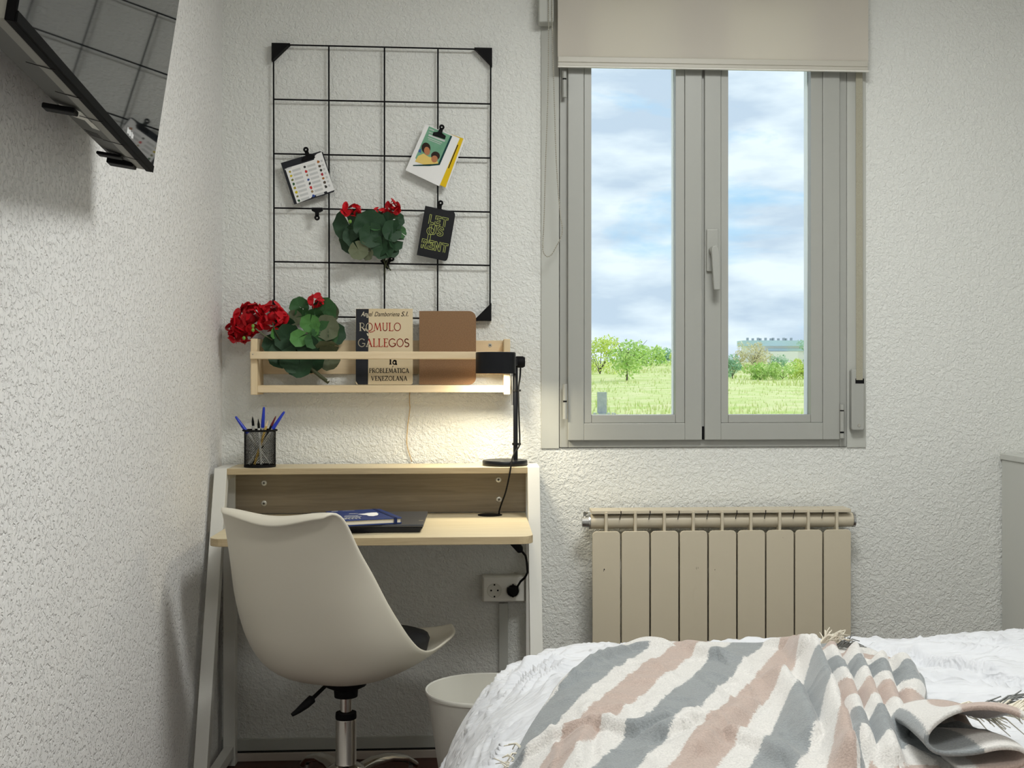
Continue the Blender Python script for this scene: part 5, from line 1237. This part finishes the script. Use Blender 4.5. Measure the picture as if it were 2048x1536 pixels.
def tree(px, d, h, w, fm, label, name='meadow_tree', trunk=.28, n=1500, ls=.035, seed=0):
    rnd = random.Random(seed); b = gpos(px, d); t = thing(name, label, 'tree' if 'tree' in name else 'bush', b, 'trees and bushes on the meadow')
    mb = MB(); mb.tube([b-Vector((0, 0, .3)), b+Vector((0, 0, h*trunk)), b+Vector((w*.03, 0, h*.7))], [h*.022, h*.018, h*.006], 6)
    for k in range(7):
        a = rnd.uniform(0, 2*pi); e_ = b+Vector((cos(a)*w*.36, sin(a)*w*.36, h*rnd.uniform(.55, .9))); s0 = b+Vector((0, 0, h*trunk*rnd.uniform(.7, 1.6))); mb.tube([s0, lerp(s0, e_, .5)+Vector((0, 0, h*.03)), e_], [h*.010, h*.007, h*.003], 5)
    mb.build('trunk', M['bark'], t, sm=60)
    mb = MB(); lobes = [(rnd.uniform(-.32, .32)*w, rnd.uniform(-.32, .32)*w, h*rnd.uniform(trunk*.9, .86), rnd.uniform(.16, .28)*w) for _ in range(11)]
    for i in range(n):
        lx, ly, lz, lr = lobes[i % len(lobes)]; v_ = Vector((rnd.gauss(0, 1), rnd.gauss(0, 1), rnd.gauss(0, 1))).normalized()*lr*rnd.uniform(.35, 1)**.6
        c = b+Vector((lx, ly, min(max(lz, lr*.5), h*.96)))+Vector((v_.x, v_.y, v_.z*.8)); s_ = ls*w*rnd.uniform(.6, 1.3)
        a = Vector((rnd.uniform(-1, 1), rnd.uniform(-1, 1), rnd.uniform(-1, 1))).normalized()*s_; bb = a.orthogonal().normalized()*s_*.55
        mb.poly([c-a, c-a*.2+bb, c+a, c-a*.2-bb])
    mb.build('foliage', fm, t)
def at_px(d): return (d+D+.4)/F       # metres per pixel at that distance
def th_(d, ytop): return ZC+(HY-ytop)*at_px(d)-gz(d)
tree(1254, 90, th_(90, 664), 118*at_px(90), M['fol1'], 'small leafy tree alone on the meadow, left pane', trunk=.30, n=1500, ls=.030, seed=1)
tree(1200, 105, th_(105, 676), 90*at_px(105), M['fol4'], 'light green bush at the left edge of the left pane', 'meadow_bush', .12, 1300, .035, 2)
tree(1300, 150, th_(150, 698), 70*at_px(150), M['fol1'], 'low green bush right of the lone tree', 'meadow_bush', .1, 800, .05, 3)
tree(1333, 190, th_(190, 696), 50*at_px(190), M['fol2'], 'distant dark bush near the right edge of the left pane', 'meadow_bush', .1, 800, .05, 4)
tree(1352, 170, th_(170, 703), 34*at_px(170), M['fol4'], 'small bright bush next to the dark distant bush', 'meadow_bush', .1, 500, .05, 5)
tree(1508, 120, th_(120, 686), 92*at_px(120), M['fol3'], 'rust-tinged tree before the white building', trunk=.25, n=1300, ls=.030, seed=6)
tree(1465, 100, th_(100, 706), 56*at_px(100), M['fol2'], 'dark green bush at the left edge of the right pane', 'meadow_bush', .08, 1100, .045, 7)
tree(1512, 96, th_(96, 733), 80*at_px(96), M['fol1'], 'low bright bush in front of the rust-tinged tree', 'meadow_bush', .06, 900, .04, 8)
tree(1566, 96, th_(96, 728), 70*at_px(96), M['fol1'], 'low bright bush below the white building', 'meadow_bush', .06, 900, .04, 9)
tree(1556, 140, th_(140, 706), 44*at_px(140), M['fol2'], 'bluish bush just left of the building front', 'meadow_bush', .1, 600, .05, 10)
tree(1606, 100, th_(100, 708), 62*at_px(100), M['fol4'], 'yellow-green bush at the right edge of the right pane', 'meadow_bush', .08, 1100, .045, 11)
tree(1618, 130, th_(130, 676), 44*at_px(130), M['fol2'], 'tall bluish tree at the right edge of the right pane', trunk=.2, n=900, ls=.04, seed=12)
# far building
dB = 330; mp = at_px(dB); xb0_, xb1_ = P(1492, 700, dB).x, P(1625, 700, dB).x
zB = lambda y: ZC+(HY-y)*mp
t = thing('far_building', 'long pale low building with blue roof band on the horizon', 'building', ((xb0_+xb1_)/2, dB, zB(742)))
MB().box((xb0_, dB, zB(742)), (xb1_+8, dB+6, zB(692))).build('wall', M['bldw'], t)
MB().box((xb0_-1, dB-1.5, zB(692)), (xb1_+8, dB+7, zB(681))).build('roof', M['bldb'], t)
MB().box((xb0_+6, dB-.5, zB(702)), (xb1_+8, dB-.05, zB(697))).build('window_band', M['bldb'], t)
MB().box((P(1538, 700, dB-10).x, dB-10, zB(742)), (P(1596, 700, dB-10).x, dB-.6, zB(704))).build('annex', M['bldw'], t)
for i in range(11):
    x = P(1499+i*8.6+(i % 3)*2, 700, dB).x; MB().box((x-.25, dB+2, zB(681)), (x+.25, dB+3, zB(675+(i % 2)))).build('roof_mast', M['conc'], t)
# concrete post in the grass
gp = gpos(1204, 40); hp = (830-788)*at_px(40)
t = thing('concrete_post', 'grey concrete post on a slab in the grass, lower left pane', 'post', gp)
bz = P(1204, 826, gp.y).z
MB().box((gp.x-9*at_px(40), gp.y-.15, bz), (gp.x+9*at_px(40), gp.y+.15, bz+hp)).build('post_shaft', M['conc'], t, bevel=.01)
MB().box((gp.x-24*at_px(40), gp.y-.35, gp.z-.3), (gp.x+26*at_px(40), gp.y+.35, bz-.0005)).build('slab', M['conc'], t, bevel=.01)
